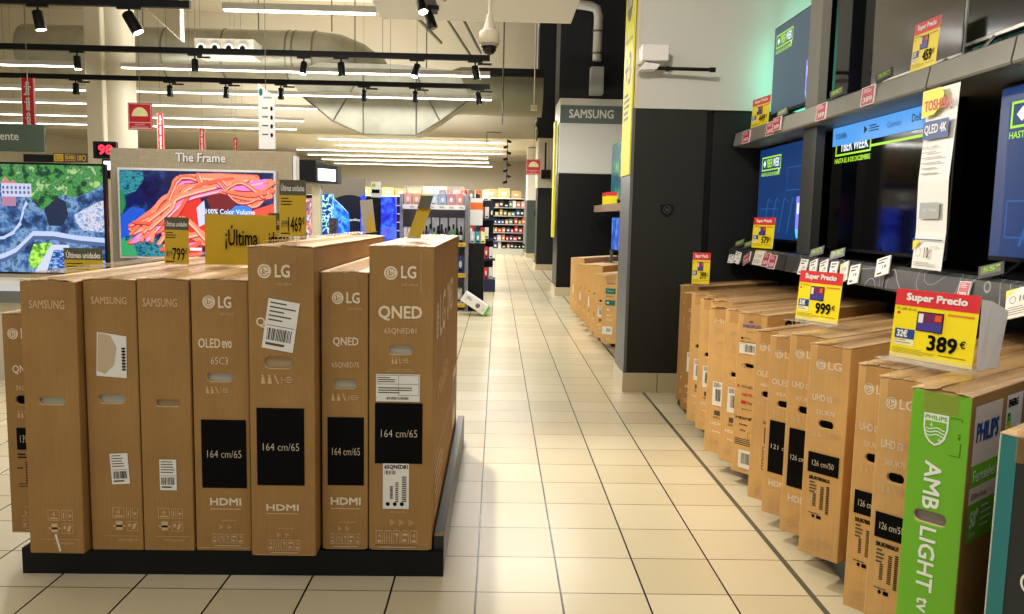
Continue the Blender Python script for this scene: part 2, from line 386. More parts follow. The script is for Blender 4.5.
# ------------------------------------------------------------------ cartons
def stadium(cx,cz,a,b,n=8):
    pts=[]
    for i in range(n+1):
        t=-PI/2+PI*i/n; pts.append((cx+a-b+b*math.cos(t),cz+b*math.sin(t)))
    for i in range(n+1):
        t=PI/2+PI*i/n; pts.append((cx-a+b+b*math.cos(t),cz+b*math.sin(t)))
    return pts
def carton_body(w,L,h,hole,kr,insert,front_mat,rnd):
    """body mesh with a real hand hole in the narrow front"""
    bm=bmesh.new()
    V=[bm.verts.new(p) for p in [(0,0,0),(w,0,0),(w,0,h),(0,0,h),(0,L,0),(w,L,0),(w,L,h),(0,L,h)]]
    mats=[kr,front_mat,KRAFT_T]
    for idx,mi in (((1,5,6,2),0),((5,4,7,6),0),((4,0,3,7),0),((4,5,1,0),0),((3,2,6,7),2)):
        f=bm.faces.new([V[i] for i in idx]); f.material_index=mi
    outer=[V[0],V[1],V[2],V[3]]
    if hole:
        pts=stadium(*hole); hv=[bm.verts.new((x,0,z)) for x,z in pts]; hb=[bm.verts.new((x,.012,z)) for x,z in pts]
        n=len(hv); E=[]
        for i in range(4):
            e=bm.edges.get((outer[i],outer[(i+1)%4])); E.append(e or bm.edges.new((outer[i],outer[(i+1)%4])))
        for i in range(n): E.append(bm.edges.new((hv[i],hv[(i+1)%n])))
        r=bmesh.ops.triangle_fill(bm,use_beauty=True,use_dissolve=False,edges=E,normal=(0,-1,0))
        for g in r['geom']:
            if isinstance(g,bmesh.types.BMFace):
                g.material_index=1
                if g.normal.y>0: g.normal_flip()
        for i in range(n):
            f=bm.faces.new((hv[i],hv[(i+1)%n],hb[(i+1)%n],hb[i])); f.material_index=2
    else:
        f=bm.faces.new(outer); f.material_index=1
    me=bpy.data.meshes.new('carton_body'); bm.to_mesh(me); bm.free()
    for m in mats: me.materials.append(m)
    return me

CN=[0]
def carton(label,loc,ang,w,L,h,spec,lay,hole=None,kr=KRAFT,front=None,insert=None,group=None,side=None,tilt=0,tape=True,gap=True,name='television_carton',wear=1,tape_w=.055):
    """lay = layout units of the narrow face (u0,v0,u1,v1); hole in layout units (u,v,half_u,half_v)"""
    CN[0]+=1; rnd=random.Random(CN[0]*13+1)
    t=thing(name,label,'box',loc,ang,group)
    if tilt: t.rotation_euler=(0,tilt,ang)
    hl=None
    if hole:
        u,v,a,b=hole; sx=w/(lay[2]-lay[0]); sz=h/(lay[3]-lay[1]); hl=((u-lay[0])*sx,(lay[3]-v)*sz,a*sx,b*sz)
    me=carton_body(w,L,h,hl,kr,insert,front or kr,rnd)
    o=bpy.data.objects.new('carton_body',me); C.objects.link(o); o.parent=t
    md=o.modifiers.new('b','BEVEL'); md.width=.004; md.segments=2; md.limit_method='ANGLE'; md.angle_limit=math.radians(40)
    if hl:
        m=MB(); m.box(hl[0]-hl[2]*1.15,hl[0]+hl[2]*1.15,.016,.05,hl[1]-hl[3]*1.6,hl[1]+hl[3]*1.6,insert or BLACKINK); m.build('handle_insert',t)
    # two top flaps with worn front edges
    g=.003
    for sidx,(xa,xb) in enumerate(((-.001,w/2-g),(w/2+g,w+.001))):
        m=MB(); n=7; vs=[]; 
        lift=rnd.uniform(.001,.007)*wear
        for j,yy in enumerate((-.002,.05,L*.5,L-.001)):
            for i in range(n):
                x=xa+(xb-xa)*i/(n-1); inner=i/(n-1) if sidx==0 else 1-i/(n-1)
                z=h+.0035+lift*inner*(1 if j<2 else .4)+rnd.uniform(-.0012,.0012)*wear
                y=yy+(rnd.uniform(-.003,.003)*wear if j==0 else 0); vs.append((x,y,z))
        k=len(vs); vs2=[(x,y,z-.0032) for x,y,z in vs]
        fs=[];fb=[];fe=[]
        for j in range(3):
            for i in range(n-1):
                a=j*n+i; fs.append((a,a+1,a+n+1,a+n)); fb.append((a+k,a+n+k,a+n+1+k,a+1+k))
        for i in range(n-1): fe.append((i,i+k,i+1+k,i+1))
        for j in range(3): fe+= [(j*n,(j+1)*n,(j+1)*n+k,j*n+k),(j*n+n-1,j*n+n-1+k,(j+1)*n+n-1+k,(j+1)*n+n-1)]
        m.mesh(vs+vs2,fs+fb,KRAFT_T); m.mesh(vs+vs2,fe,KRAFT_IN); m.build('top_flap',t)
    if tape:
        m=MB(); tw=min(tape_w,w*.3); zz=h+.013*wear+.001
        m.box(w/2-tw,w/2+tw,-.0015,L,zz,zz+.0006,TAPE); m.face([(w/2-tw,-.0022,h-.06),(w/2+tw,-.0022,h-.056),(w/2+tw,-.0022,zz),(w/2-tw,-.0022,zz)],TAPE); m.build('packing_tape',t)
    m=MB(); F=Face(m,(0,-.001,0),(1,0,0),(0,0,1),w,h,lay,.0006)
    spec(F); 
    if m.f: m.build('printed_marks',t)
    if side: side(t)
    return t
# print pieces (work in the layout units of the face)
def lg_logo(F,u,v,r,u1,v0,v1,ink=INK,sub=True):
    F.disc(u,v,r,r,ink,1); kf=KRAFT
    F.ring(u,v,r*.72,r*.72,.14,kf,2,a0=.4,a1=5.9); F.rect(u-r*.28,v-r*.4,u-r*.12,v+r*.35,kf,2); F.rect(u-r*.28,v+r*.22,u+r*.2,v+r*.35,kf,2); F.rect(u-r*.0,v-r*.05,u+r*.6,v+r*.07,kf,2)
    F.text('LG',u+r*1.5,v0,u1,v1,ink,bold=(v1-v0)*.06)
    if sub: F.text("Life's Good",u+r*1.5+ (u1-u-r*1.5)*.1,v1+(v1-v0)*.35,u1+2,v1+(v1-v0)*.62,INK2)
def icons(F,u0,v0,u1,v1,n,ink=INK2,seed=1):
    r=random.Random(seed); st=(u1-u0)/n
    for i in range(n):
        a=u0+i*st; b=a+st*.86; t=st*.07; tv=(v1-v0)*.07
        F.frame(a,v0,b,v1,t,tv,ink)
        k=i%4
        if k==0: F.text('4',a+st*.25,v0+(v1-v0)*.15,b-st*.25,v0+(v1-v0)*.55,ink); F.rect(a+st*.2,v1-(v1-v0)*.35,b-st*.2,v1-(v1-v0)*.15,ink)
        elif k==1:
            for q in (.25,.55): F.rect(a+st*q,v0+(v1-v0)*.25,a+st*(q+.09),v1-(v1-v0)*.2,ink); F.poly([(a+st*(q-.07),v0+(v1-v0)*.35),(a+st*(q+.16),v0+(v1-v0)*.35),(a+st*(q+.045),v0+(v1-v0)*.15)],ink,1)
        elif k==2: F.poly([(a+st*.2,v0+(v1-v0)*.2),(b-st*.2,v0+(v1-v0)*.2),(a+st*.5,v0+(v1-v0)*.55)][::-1],ink,1); F.rect(a+st*.4,v0+(v1-v0)*.5,a+st*.48,v1-(v1-v0)*.15,ink)
        else:
            F.rect(a+st*.15,v0+(v1-v0)*.2,b-st*.15,v0+(v1-v0)*.4,ink); F.rect(a+st*.15,v0+(v1-v0)*.6,b-st*.3,v0+(v1-v0)*.8,ink)
def pictos(F,u0,v0,u1,v1,ink=INK2):
    w=(u1-u0); h=v1-v0
    for a in (0,.2): F.disc(u0+w*(a+.05),v0+h*.12,w*.035,h*.12,ink); F.poly([(u0+w*a,v1),(u0+w*(a+.03),v0+h*.3),(u0+w*(a+.1),v0+h*.3),(u0+w*(a+.14),v1)],ink)
    F.poly([(u0+w*.38,v0),(u0+w*.43,v0),(u0+w*.55,v1),(u0+w*.5,v1)],ink)
    F.rect(u0+w*.62,v0+h*.2,u0+w*.64,v1,ink); F.frame(u0+w*.72,v0+h*.2,u0+w*.95,v0+h*.85,w*.03,h*.12,ink); F.rect(u0+w*.68,v0+h*.45,u0+w,v0+h*.55,ink)
def recyc(F,u,v,r,ink=INK2):
    F.ring(u,v,r,r,.3,ink,1,n=3); F.disc(u+0,v,r*.25,r*.25,ink)
def label(F,u0,v0,u1,v1,seed=1,rot=0,dark=BLACKINK,bar=True):
    cu,cv=(u0+u1)/2,(v0+v1)/2; c,s=math.cos(rot),math.sin(rot)
    def T(u,v): return (cu+(u-cu)*c-(v-cv)*s, cv+(u-cu)*s+(v-cv)*c)
    class G:  # rotated sub-layout
        pass
    def rect(a,b,c2,d,m,k): F.poly([T(a,d),T(c2,d),T(c2,b),T(a,b)],m,k)
    rect(u0,v0,u1,v1,PAPER,3)
    r=random.Random(seed); w=u1-u0; h=v1-v0
    for i in range(5):
        vv=v0+h*(.06+.085*i); rect(u0+w*.08,vv,u0+w*r.uniform(.5,.92),vv+h*.028,GREYINK,4)
    rect(u0+w*.06,v0+h*.52,u1-w*.06,v0+h*.53,dark,4)
    n=16; 
    for i in range(n):
        a=u0+w*(.1+.8*i/n); rect(a,v0+h*.58,a+w*.8/n*r.choice((.3,.55,.75)),v0+h*.82,dark,4)
    rect(u0+w*.1,v0+h*.87,u0+w*.7,v0+h*.92,GREYINK,4)
def hdmi(F,u0,v0,u1,v1,ink=INK):
    F.text('HDMI',u0,v0,u1,v1,ink,bold=(v1-v0)*.1); F.rect(u0,v1+(v1-v0)*.45,u1,v1+(v1-v0)*.6,INK2)

G65='tall television cartons on the black plinth'
YB=.09
# --- Samsung cartons
def sam(F,u0,v0,u1,v1,name=(33,300,70,308),ic=(45,505,73,532)):
    F.text('SAMSUNG',*name,INK2,bold=.3)
    a,b,c,d=ic; w=c-a
    F.frame(a,b,a+w*.46,b+11,.6,.6,INK2); F.text('4',a+w*.14,b+2,a+w*.3,b+7,INK2); F.rect(a+2,b+8,a+w*.4,b+9.5,INK2)
    F.frame(a+w*.54,b,a+w*.72,b+11,.5,.5,INK2); F.rect(a+w*.6,b+3,a+w*.64,b+9,INK2); F.frame(a+w*.78,b,a+w*.98,b+11,.5,.5,INK2); F.poly([(a+w*.8,b+5),(a+w*.95,b+5),(a+w*.87,b+8)][::-1],INK2)
    F.rect(a+w*.12,b+14,a+w*.38,b+23,INK2); F.rect(a+w*.02,b+18,a+w*.48,b+20,INK2)
    F.frame(a+w*.54,b+14,a+w*.98,b+24,.5,.5,INK2); F.disc(a+w*.65,b+18,1.6,2,INK2); F.poly([(a+w*.72,b+22),(a+w*.8,b+16),(a+w*.93,b+16),(a+w*.84,b+22)],INK2)
    F.rect(u0+14,v1-15,u1-4,v1-14.6,INK2); F.text('samsung.com',a+6,v1-12,a+w,v1-9,INK2)
GREYBAG=mat('grey_foam_bag',(176,172,160),.6)
def s1(F): sam(F,22,282,84,552,(32,300,71,308),(44,507,73,532)); F.poly([(51,533),(53,531),(58,549),(56,550)],PAPER)
t=carton('worn brown television carton, leftmost of the three with the same pale brand name',(-1.583,.05,.101),0,.190,1.6,.968,s1,(22,282,84,552),hole=(53,398,15,3.8),insert=GREYBAG,group=None,wear=2.4,tilt=.006)
def s2(F):
    sam(F,84,280,136,549,(92,296,127,303),(106,505,132,531))
    F.poly([(97,330),(126,334),(125,375),(95,373)],PAPER,3); F.poly([(98,331),(110,333),(116,345),(113,362),(104,371),(96,368)],mat('torn_cardboard_patch',(196,178,148),.8),4)
    F.bars(121,346,124.4,366,GREYINK,3,4)
    for k in range(8): F.rect(120.6,345+k*3,124.6,346.5+k*3,BLACKINK,4)
    label(F,106,450,124,481,3,rot=-.06)
carton('brown television carton with a half torn white label and a small barcode sticker',(-1.382,.085,.101),0,.182,1.6,.973,s2,(84,280,136,549),hole=(109,396,13.5,4.4),insert=GREYBAG,wear=1.2)
def s3(F):
    sam(F,134,280,190,549,(142,298,178,306),(152,505,179,531)); label(F,155,456,173,487,5)
    F.poly([(178,284),(188,284),(188,312),(179,312)],TAPE,3)
carton('brown television carton third from left, with only one small barcode sticker',(-1.196,.085,.101),0,.178,1.6,.978,s3,(136,280,190,549),hole=(165,400,13,3.4),insert=mat('tan_bag',(168,142,104),.6),wear=1)
def lgspec(lay,logo,series,model,hole,pic,blk,hd,www,rec,ico,extra=None,size='164 cm/65',brand_bold=.35):
    def f(F):
        lg_logo(F,*logo)
        for tx,bx in series: F.text(tx,*bx,INK,bold=brand_bold)
        F.text(model[0],*model[1],INK,thin=.012)
        pictos(F,*pic)
        if blk:
            F.rect(*blk,BLACKINK,2); a,b,c,d=blk; w=c-a; mv=(b+d)/2
            F.text(size,a+w*.13,mv-3.7,c-w*.11,mv+3.7,INK,k=4,thin=.018)
        if hd: hdmi(F,*hd)
        a,b=www
        F.text('www.lg.com',a,b,a+16,b+2.6,INK2)
        for q in rec: recyc(F,*q)
        icons(F,*ico,5)
        F.rect(lay[0]+3,ico[3]+4.4,lay[2]-3,ico[3]+4.9,INK2)
        F.rect(ico[0]+3,ico[3]+2,ico[2]-3,ico[3]+3,INK2)
        if extra: extra(F)
    return f
L=(190,280,250,551)
carton('television carton fourth from left in the front row, first with a black size square',(-1.012,.09,.101),0,.198,1.6,.98,
 lgspec(L,(209,301,6.6,232,296,307),[('OLED',(197,337,220,346)),('evo',(222,339,232,346))],('65C3',(210,355,228,362)),None,(204,384,229,391),(198,417,246,486),(206,497,239,504),(218,518),[(217,526,3),(226,526,3)],(207,533,242,543),
 size='164 cm/65'),L,hole=(219,375,14,4.4),insert=GREYBAG,wear=.8)
L=(250,245,317,553)
def ex(F): label(F,267,296,299,345,8,rot=.16)
carton('tallest-looking television carton with a slanted white shipping label across its lettering',(-.802,.052,.101),0,.227,1.75,1.10,
 lgspec(L,(267,268,7,292,262,274),[('QNED',(258,313,292,323))],('QNED826',(272,334,297,339)),None,(262,369,296,378),(257,402,306,480),(266,500,299,506),(278,523),[(278,531,3),(287,531,3)],(267,536,302,547),extra=ex),
 L,hole=(280,357,15,6),insert=mat('tan_bag',(168,142,104),.6),wear=1.6)
L=(319,274,367,547)
carton('shorter television carton with a black size square, set between two taller ones',(-.566,.12,.101),0,.165,1.7,1.012,
 lgspec(L,(336,298,6,358,293,303),[('QNED',(331,336,357,345))],('65QNED75',(330,360,358,366)),None,(329,391,358,398),(325,414,363,482),(328,495,359,502),(337,518),[(337,526,3),(345,526,3)],(327,531,360,542)),
 L,hole=(343.5,381.5,12,4.4),insert=GREYBAG,wear=.6)
L=(367,247,430,547)
def ex(F):
    F.rect(374,370,417,397,PAPER,3); F.frame(375,371,416,380,.3,.4,GREYINK,4); F.frame(396,371,416,391,.3,.4,GREYINK,4); F.lines(376,373,394,379,GREYINK,3,4,1); F.lines(376,383,410,390,GREYINK,3,4,2); F.bars(384,392.5,406,395,BLACKINK,22,4)
    F.rect(381,459,407,505,PAPER,3); F.text('65QNED81',382.5,460.5,405.5,465,BLACKINK,k=4,bold=.3); F.bars(383,466,394,470,BLACKINK,8,4)
    for i in range(14): F.rect(400,472+i*1.9,404.5,473+i*1.9,BLACKINK,4)
    for i in range(10): F.rect(388,482+i*1.3,391,482.8+i*1.3,BLACKINK,4)
    for i in range(11): F.rect(393.5,478+i*1.9,396.5,479+i*1.9,BLACKINK,4)
    for k in range(3): F.disc(386+k*7,500,2,2,BLACKINK,4)
    F.rect(386,365,408,365.4,INK2); F.text('Recicla este embalaje',384,366.3,412,368.3,INK2)
    F.rect(417,252,417.4,290,INK2); F.rect(370,541.5,426,542,INK2)
def side81(t):
    m=MB(); w=.229
    F=Face(m,(w+.001,0,0),(0,1,0),(0,0,1),1.75,1.107,(0,0,175,110),.0008)
    lg_logo(F,18,28,7,60,20,36,sub=False); F.text('QNED',70,19,118,36,INK,bold=.8)
    F.text('MiniLED',24,52,80,60,INK2); F.rect(8,80,168,80.5,INK2); F.lines(12,84,60,104,INK2,5); F.rect(58,0,58.4,110,KRAFT_IN); F.rect(118,0,118.4,110,KRAFT_IN)
    F.rect(130,70,160,100,PAPER); F.bars(133,74,157,90,BLACKINK,16,2)
    m.build('side_print',t)
carton('television carton at the aisle corner of the black plinth, with large white lettering',(-.397,.12,.101),0,.229,1.75,1.107,
 lgspec(L,(388,272,6.6,412,265.5,277),[('QNED',(376,304,418,318))],('65QNED81',(382,325,413,331)),None,(389,353,406,360),(373,398.5,420,459),None,(388,507),[(390,519,4),(399,519,4),(409,519,4)],(374,527,417,542),extra=ex,brand_bold=.7),
 L,hole=(398,346.5,12,4.4),insert=GREYBAG,wear=.5,side=side81)
L=(3,314,30,533)
def ex(F):
    for i in range(9): F.rect(21,460+i*2.6,25,461.4+i*2.6,BLACKINK,4)
    F.rect(12,466,18,467,BLACKINK); F.lines(13,452,25,458,BLACKINK,2); F.lines(13,482,24,487,GREYINK,2)
carton('shorter television carton peeking out behind the leftmost carton',(-1.753,.229,.101),0,.143,1.3,.83,
 lgspec(L,(14,333,5.5,36,328,338),[('QNED',(12,364,36,373))],('55QNED',(15,384,36,389)),None,(15,409,33,416),(13,426,42,448),None,(18,505),[(19,512,3),(28,512,3)],(15,515,40,527),extra=ex,size='139 cm/55'),
 (3,314,43,533),hole=(22,398.5,9,4.4),wear=.6)

# black plinth
p=thing('display_plinth','low black display plinth under the row of tall television cartons','plinth')
MB().box(-1.603,-.175,.135,1.93,.004,.098,BLACKP).build('deck',p)
m=MB(); m.prism([(-1.645,.105),(-.124,.118),(-.124,.135),(-1.645,.135)],BLACKP,0,.096,'z'); m.build('front_board',p)
MB().box(-.162,-.124,.137,1.95,0,.148,mat('black_edge_board',(30,32,31),.3,noise=.2)).build('side_board',p,bevel=.002)
MB().box(-1.643,-1.605,.137,1.95,0,.096,BLACKP).build('side_board',p)
m=MB(); m.face([(-.16,.136,.1485),(-.128,.136,.1485),(-.126,.18,.1485),(-.15,.16,.1485)],mat('chipped_wood',(150,110,60),.7)); m.build('chipped_edge',p)

# --- right hand cartons, standing in echelon
ANG=math.atan2(-.78,.63); 
def rc(label,x,y,w,h,spec,lay,hole,**k):
    L_=k.pop('L',1.2)
    return carton(label,(x,y,.1),ANG,w,L_,h,spec,lay,hole=hole,kr=k.pop('kr',KRAFT_B),**k)
BI=(0,0,100,500)
def uhd(F,black='wide',series='UHD',model='50UR78',size='126 cm/50'):
    lg_logo(F,30,45,12,80,36,54)
    if series=='UHD':
        F.text('UHD',14,115,45,130,INK,bold=1); F.frame(50,116,63,129,2,2,INK); F.text('AI',53,119,60,126,INK); F.text('ThinQ',66,118,88,126,INK2)
    else: F.text('OLED',12,115,70,131,INK,bold=1); F.text('evo',74,120,90,131,INK2)
    F.text(model,26,150,72,161,INK,bold=.3)
    pictos(F,20,196,86,215)
    if black=='wide':
        F.rect(13,252,90,300,BLACKINK,2); F.text(size,24,270,78,283,INK,k=4,thin=.01)
        F.text('50UR78006LK',18,309,70,317,BLACKINK,bold=.8)
        F.lines(20,322,40,352,GREYINK,4); 
        for i in range(14): F.rect(48,330+i*4,57,332+i*4,BLACKINK)
        for i in range(16): F.rect(63,326+i*4.2,71,328.4+i*4.2,BLACKINK)
        for i in range(8): F.rect(30,350+i*4,38,352+i*4,BLACKINK)
        F.rect(20,396,48,398,GREYINK); F.disc(34,404,4,4,BLACKINK); F.rect(42,400,54,408,BLACKINK)
        F.text('www.lg.com',40,440,64,445,INK2)
    elif black=='tall':
        F.rect(14,232,86,380,BLACKINK,2); F.text(size,22,298,78,311,INK,k=4,thin=.01)
        hdmi(F,20,402,74,418); F.text('www.lg.com',40,440,64,445,INK2)
    else:
        F.text('121 cm',20,240,64,252,INK2)
        F.lines(44,262,78,272,BLACKINK,2); 
        for i in range(12): F.rect(50,280+i*4,56,282.5+i*4,BLACKINK)
        for i in range(12): F.rect(64,280+i*4,72,282.5+i*4,BLACKINK)
        for j in range(4):
            for i in range(2): F.frame(46+i*18,338+j*18,60+i*18,352+j*18,2,2,GREYINK)
    recyc(F,44,452,6); recyc(F,60,452,6); icons(F,18,462,84,482,5); F.rect(10,490,92,491.5,INK2)
HB=(50,183,19,9)
GR='50 inch cartons in the right hand row'
rc('brown carton whose whole front shows in the middle of the right-hand row',1.201,.162,.155,.785,lambda F:uhd(F),BI,HB)
rc('carton with a tall black size panel, directly behind the wholly visible middle carton',1.201,.365,.155,.79,lambda F:uhd(F,'tall'),BI,HB)
rc('carton with a black 121 cm panel, second behind the wholly visible middle carton',1.195,.57,.15,.75,lambda F:uhd(F,'tall','OLED','48A2','121 cm'),BI,HB)
rc('carton without a black panel, right in front of the carton with streaming logos',1.192,.75,.138,.75,lambda F:uhd(F,'none','OLED','48A2'),BI,HB)
rc('brown carton partly hidden, second behind the green fronted carton',1.187,-.264,.128,.787,lambda F:uhd(F),BI,HB)
rc('brown carton with a black 126 cm band directly behind the green fronted carton',1.165,-.452,.128,.785,lambda F:uhd(F),BI,HB)
def daewoo(F):
    F.disc(47,30,8,5,BLUEI); F.text('DAEWOO',18,42,82,54,BLUEI,bold=.8)
    F.text('Smart TV',32,66,68,73,GREYINK); F.disc(18,97,4,4,BLACKINK); F.text('9,5 kg',25,92,46,100,BLACKINK); 
    F.rect(10,115,72,158,PAPER,3); F.bars(30,122,66,150,BLACKINK,14,4); F.text('OLED 55',14,118,40,121,BLACKINK,k=4)
    F.rect(10,110,80,112,GREYINK)
    F.ring(42,205,22,10,.12,GREYINK)
    F.poly([(10,282),(10,296),(20,289)],REDI); F.text('Google TV',26,284,84,296,GREYINK,bold=.4)
    F.text('NETFLIX',28,316,80,327,REDI,bold=.6); F.rect(26,346,44,358,REDI); F.text('YouTube',47,347,84,358,BLACKINK,bold=.4); F.text('prime video',30,375,80,384,BLACKINK)
    F.text('HDMI',10,412,60,422,BLACKINK,bold=.8); F.text('Dolby',24,440,52,448,BLACKINK,bold=.5); F.text('dts',26,460,46,470,BLACKINK)
    F.disc(62,414,5,5,GREYINK)
    F.lines(10,500,90,530,GREYINK,4); F.frame(54,470,90,498,1,1,GREYINK); F.poly([(68,494),(76,494),(72,476)],BLACKINK)
    F.rect(26,545,98,618,PAPER,3); F.bars(36,556,88,600,BLACKINK,18,4)
def oledside(t):
    m=MB(); F=Face(m,(.16,0,0),(0,1,0),(0,0,1),1.2,.78,(0,0,120,78),.0015); F.text('OLED TV',14,3,52,13,BLACKINK,bold=.7); m.build('side_print',t)
rc('pale carton with streaming logos and a barcode label low on its front',1.228,1.134,.16,.783,daewoo,(0,0,100,640),(46,205,16,8),kr=KRAFT_B,side=oledside)
def plain(seed,lab=True,top='',tilt=False):
    def f(F):
        r=random.Random(seed)
        if top: F.text(top,24,40,62,58,INK)
        F.text('55',30,124,66,142,INK2); F.lines(24,80,70,98,INK2,2,seed=seed); F.frame(26,158,72,186,2,2,INK2)
        if lab: F.rect(28,300,72,400,PAPER,3); F.bars(40,330,62,380,BLACKINK,9,4,seed); F.lines(32,305,66,325,GREYINK,4,4)
        F.rect(38,420,62,440,GREYINK); F.lines(34,446,66,456,GREYINK,2)
        F.text('HDMI',24,470,76,482,INK,bold=1); F.text('Dolby',34,505,68,514,INK,bold=1)
        F.lines(20,540,80,565,INK2,3)
    return f
BJ=(0,0,100,600)
rc('pale carton with hand hole and sticker, just behind the carton with streaming logos',1.214,1.305,.139,.778,plain(2),BJ,(50,250,17,9),kr=KRAFT_B)
rc('pale carton with a long white sticker, second behind the carton with streaming logos',1.18,1.475,.152,.768,plain(3,top='Mi'),BJ,None,kr=KRAFT_B,wear=2)
rc('slightly taller pale carton, third behind the carton with streaming logos',1.25,1.72,.142,.781,plain(4,False),BJ,None,kr=KRAFT_B,wear=2)
rc('pale carton with a hand hole, fourth behind the carton with streaming logos',1.244,1.93,.15,.77,plain(5),BJ,(50,250,20,9),kr=KRAFT_B,wear=2)
rc('pale carton with a white sticker, fifth behind the carton with streaming logos',1.237,2.12,.15,.78,plain(6),BJ,(50,240,20,9),kr=KRAFT_B)
rc('darker brown carton with a small white sticker, last but one before the charcoal pillar',1.266,2.42,.15,.761,plain(7),BJ,(50,240,20,9),kr=KRAFT)
rc('rearmost brown carton of the near right-hand row, closest to the charcoal pillar',1.30,2.70,.15,.785,plain(8,False),BJ,(60,360,10,5),kr=KRAFT,L=.95)
# Philips green carton
PHG=GREEN_BOX; PW=mat('pure_white_ink',(240,244,232),.5)
def phil(F):
    F.poly([(24,40),(66,40),(66,66),(62,84),(55,94),(45,99),(36,94),(28,84),(24,66)][::-1],PW,2)
    F.poly([(27,54),(63,54),(63,66),(59,82),(53,90),(45,95),(37,90),(31,82),(27,66)][::-1],PHG,3)
    F.text('PHILIPS',27,43.5,63,50.5,PHG,k=4,bold=.4)
    for q in (66,72,78):
        for k in range(9):
            a=29+k*3.5; F.poly([(a,q+2*math.sin(k*.9)+2),(a+3.5,q+2*math.sin((k+1)*.9)+2),(a+3.5,q+2*math.sin((k+1)*.9)),(a,q+2*math.sin(k*.9))],PW,4)
    for (a,b) in ((38,61),(53,87)): F.rect(a-3,b-.6,a+3,b+.6,PW,5); F.rect(a-.8,b-4,a+.8,b+4,PW,5)
    F.rect(70,42,70.8,46,BLACKINK,2); F.rect(72,42,88,42.8,BLACKINK,2); F.rect(87.2,42,88,48,BLACKINK,2); F.rect(70,110,88,110.8,BLACKINK,2); F.rect(87.2,86,88,110.8,BLACKINK,2); F.text('TP',82,68,86,80,BLACKINK,rot=-90)
    F.text('AMB',32,128,59,216,PW,bold=1.4,rot=-90); F.text('LIGHT',32,252,59,372,PW,bold=1.4,rot=-90); F.text('tv',36,386,54,414,PW,bold=.8,rot=-90)
def philside(t):
    m=MB(); F=Face(m,(.149,0,0),(0,1,0),(0,0,1),1.2,.785,(0,0,120,78.5),.0015)
    F.rect(2.5,2.2,21,18,mat('philips_panel',(224,212,196),.5)); F.text('PHILIPS',4,7,18.5,12,BLUEI,k=2,bold=.35)
    F.rect(2.5,18,21,24,PHG); F.text('Fernseher',4,19.4,19.5,22.6,PW,k=2); F.rect(2.5,24,21,28.5,MATS['philips_panel']); F.text('8200er Series',4,25.6,14,27.2,GREYINK,k=2)
    F.rect(2.5,28.5,21,39,PHG); F.text('50"',4,30.5,9,35,PW,k=2,bold=.3); F.text('126 cm',4,36,8,37.6,PW,k=2); F.lines(11,30,19,37,PW,4,2,t=.25)
    F.rect(24,2,36,20,PAPER); F.text('ENERG',25,3.4,32,5.4,BLACKINK,k=2,bold=.2)
    for i,cc in enumerate([(0,140,60),(80,180,50),(190,210,40),(245,225,30),(245,170,30),(230,90,40),(210,30,40)]):
        F.rect(25,7+i*1.35,27+i*.5,8.1+i*1.35,mat('energy_band_%d'%i,cc,.5),2)
    for k in range(9):
        a=8+k*3.6; F.poly([(a,78),(a+.35,78),(a+46,58-k*.6),(a+46,57.7-k*.6)],INK2)
    m.build('side_print',t)
rc('carton with a bright green front and white vertical lettering at the lower right',1.168,-.628,.149,.79,phil,(0,0,100,545),(46,234,28,11),front=GREEN_BOX,kr=KRAFT,insert=mat('grey_bag',(140,134,126),.6),side=philside,wear=2.2)
def teal(F):
    F.rect(0,0,22,545,mat('teal_strip',(38,120,122),.5)); F.rect(-.6,0,1.2,545,PW)
    F.text('Hisense',58,60,96,74,PW,k=2); F.disc(60,106,9,6,PW,2); F.rect(48,104,96,107,PW,2); F.ring(66,250,26,26,.12,PW,2,a0=2,a1=4.4)
    F.frame(52,330,100,395,2,2,PW,2); F.rect(52,402,100,470,PW,2); F.lines(56,410,100,465,BLACKINK,5,3)
carton('dark carton with a teal corner strip and white print, right edge of view',(1.25,-.885,.1),ANG,.17,1.2,.735,teal,(0,0,100,545),hole=(70,235,19,10),kr=mat('dark_grey_carton',(60,58,54),.6),front=mat('dark_carton_face',(34,38,36),.5,noise=.1),insert=BLACKINK)
# low black base under the right-hand row
p=thing('display_plinth','low black plinth set back under the right-hand row of television cartons','plinth')
MB().prism([(1.42,-1.2),(2.3,-1.2),(2.3,3.25),(1.42,3.0)],BLACKP,0,.095,'z').build('deck',p)
MB().prism([(1.34,-1.15),(1.419,-1.15),(1.419,2.95),(1.36,2.9)],BLACKP,.02,.095,'z').build('front_board',p)

# ------------------------------------------------------------------ television shelves on the right wall
def ledge(zb,zt,label,secs,mt,name='label_rail_shelf'):
    p=thing(name,label,'shelf')
    MB().box(1.83,2.4,-1.6,3.35,zb+.02,zt-.012,DARK2).build('shelf_board',p)
    MB().box(1.832,2.4,-1.6,3.35,zb,zb+.018,GREYP).build('underside_trim',p)
    for a,b,mm in secs:
        m=MB(); g=.006
        prof=[(1.83,zb),(1.797,zb+.003),(1.792,zb+.012),(1.806,zt-.012),(1.83,zt)]
        n=len(prof); vs=[(x,y,z) for y in (a+g,b-g) for x,z in prof]
        m.mesh(vs,[(i,i+1,n+i+1,n+i) for i in range(n-1)],mm); m.face(vs[:n],mm); m.face(vs[n:][::-1],mm); m.face([vs[0],vs[n-1],vs[2*n-1],vs[n]],mm)
        m.build('label_rail',p)
    return p
GREYL=mat('plain_grey_rail',(52,54,52),.3,noise=.1)
ledge(1.028,1.14,'lower wall shelf with a dark marbled label rail above the cartons',[(2.13,3.33,GREYL),(.86,2.13,LEDGE),(-.3,.86,LEDGE),(-1.6,-.3,LEDGE)],LEDGE)
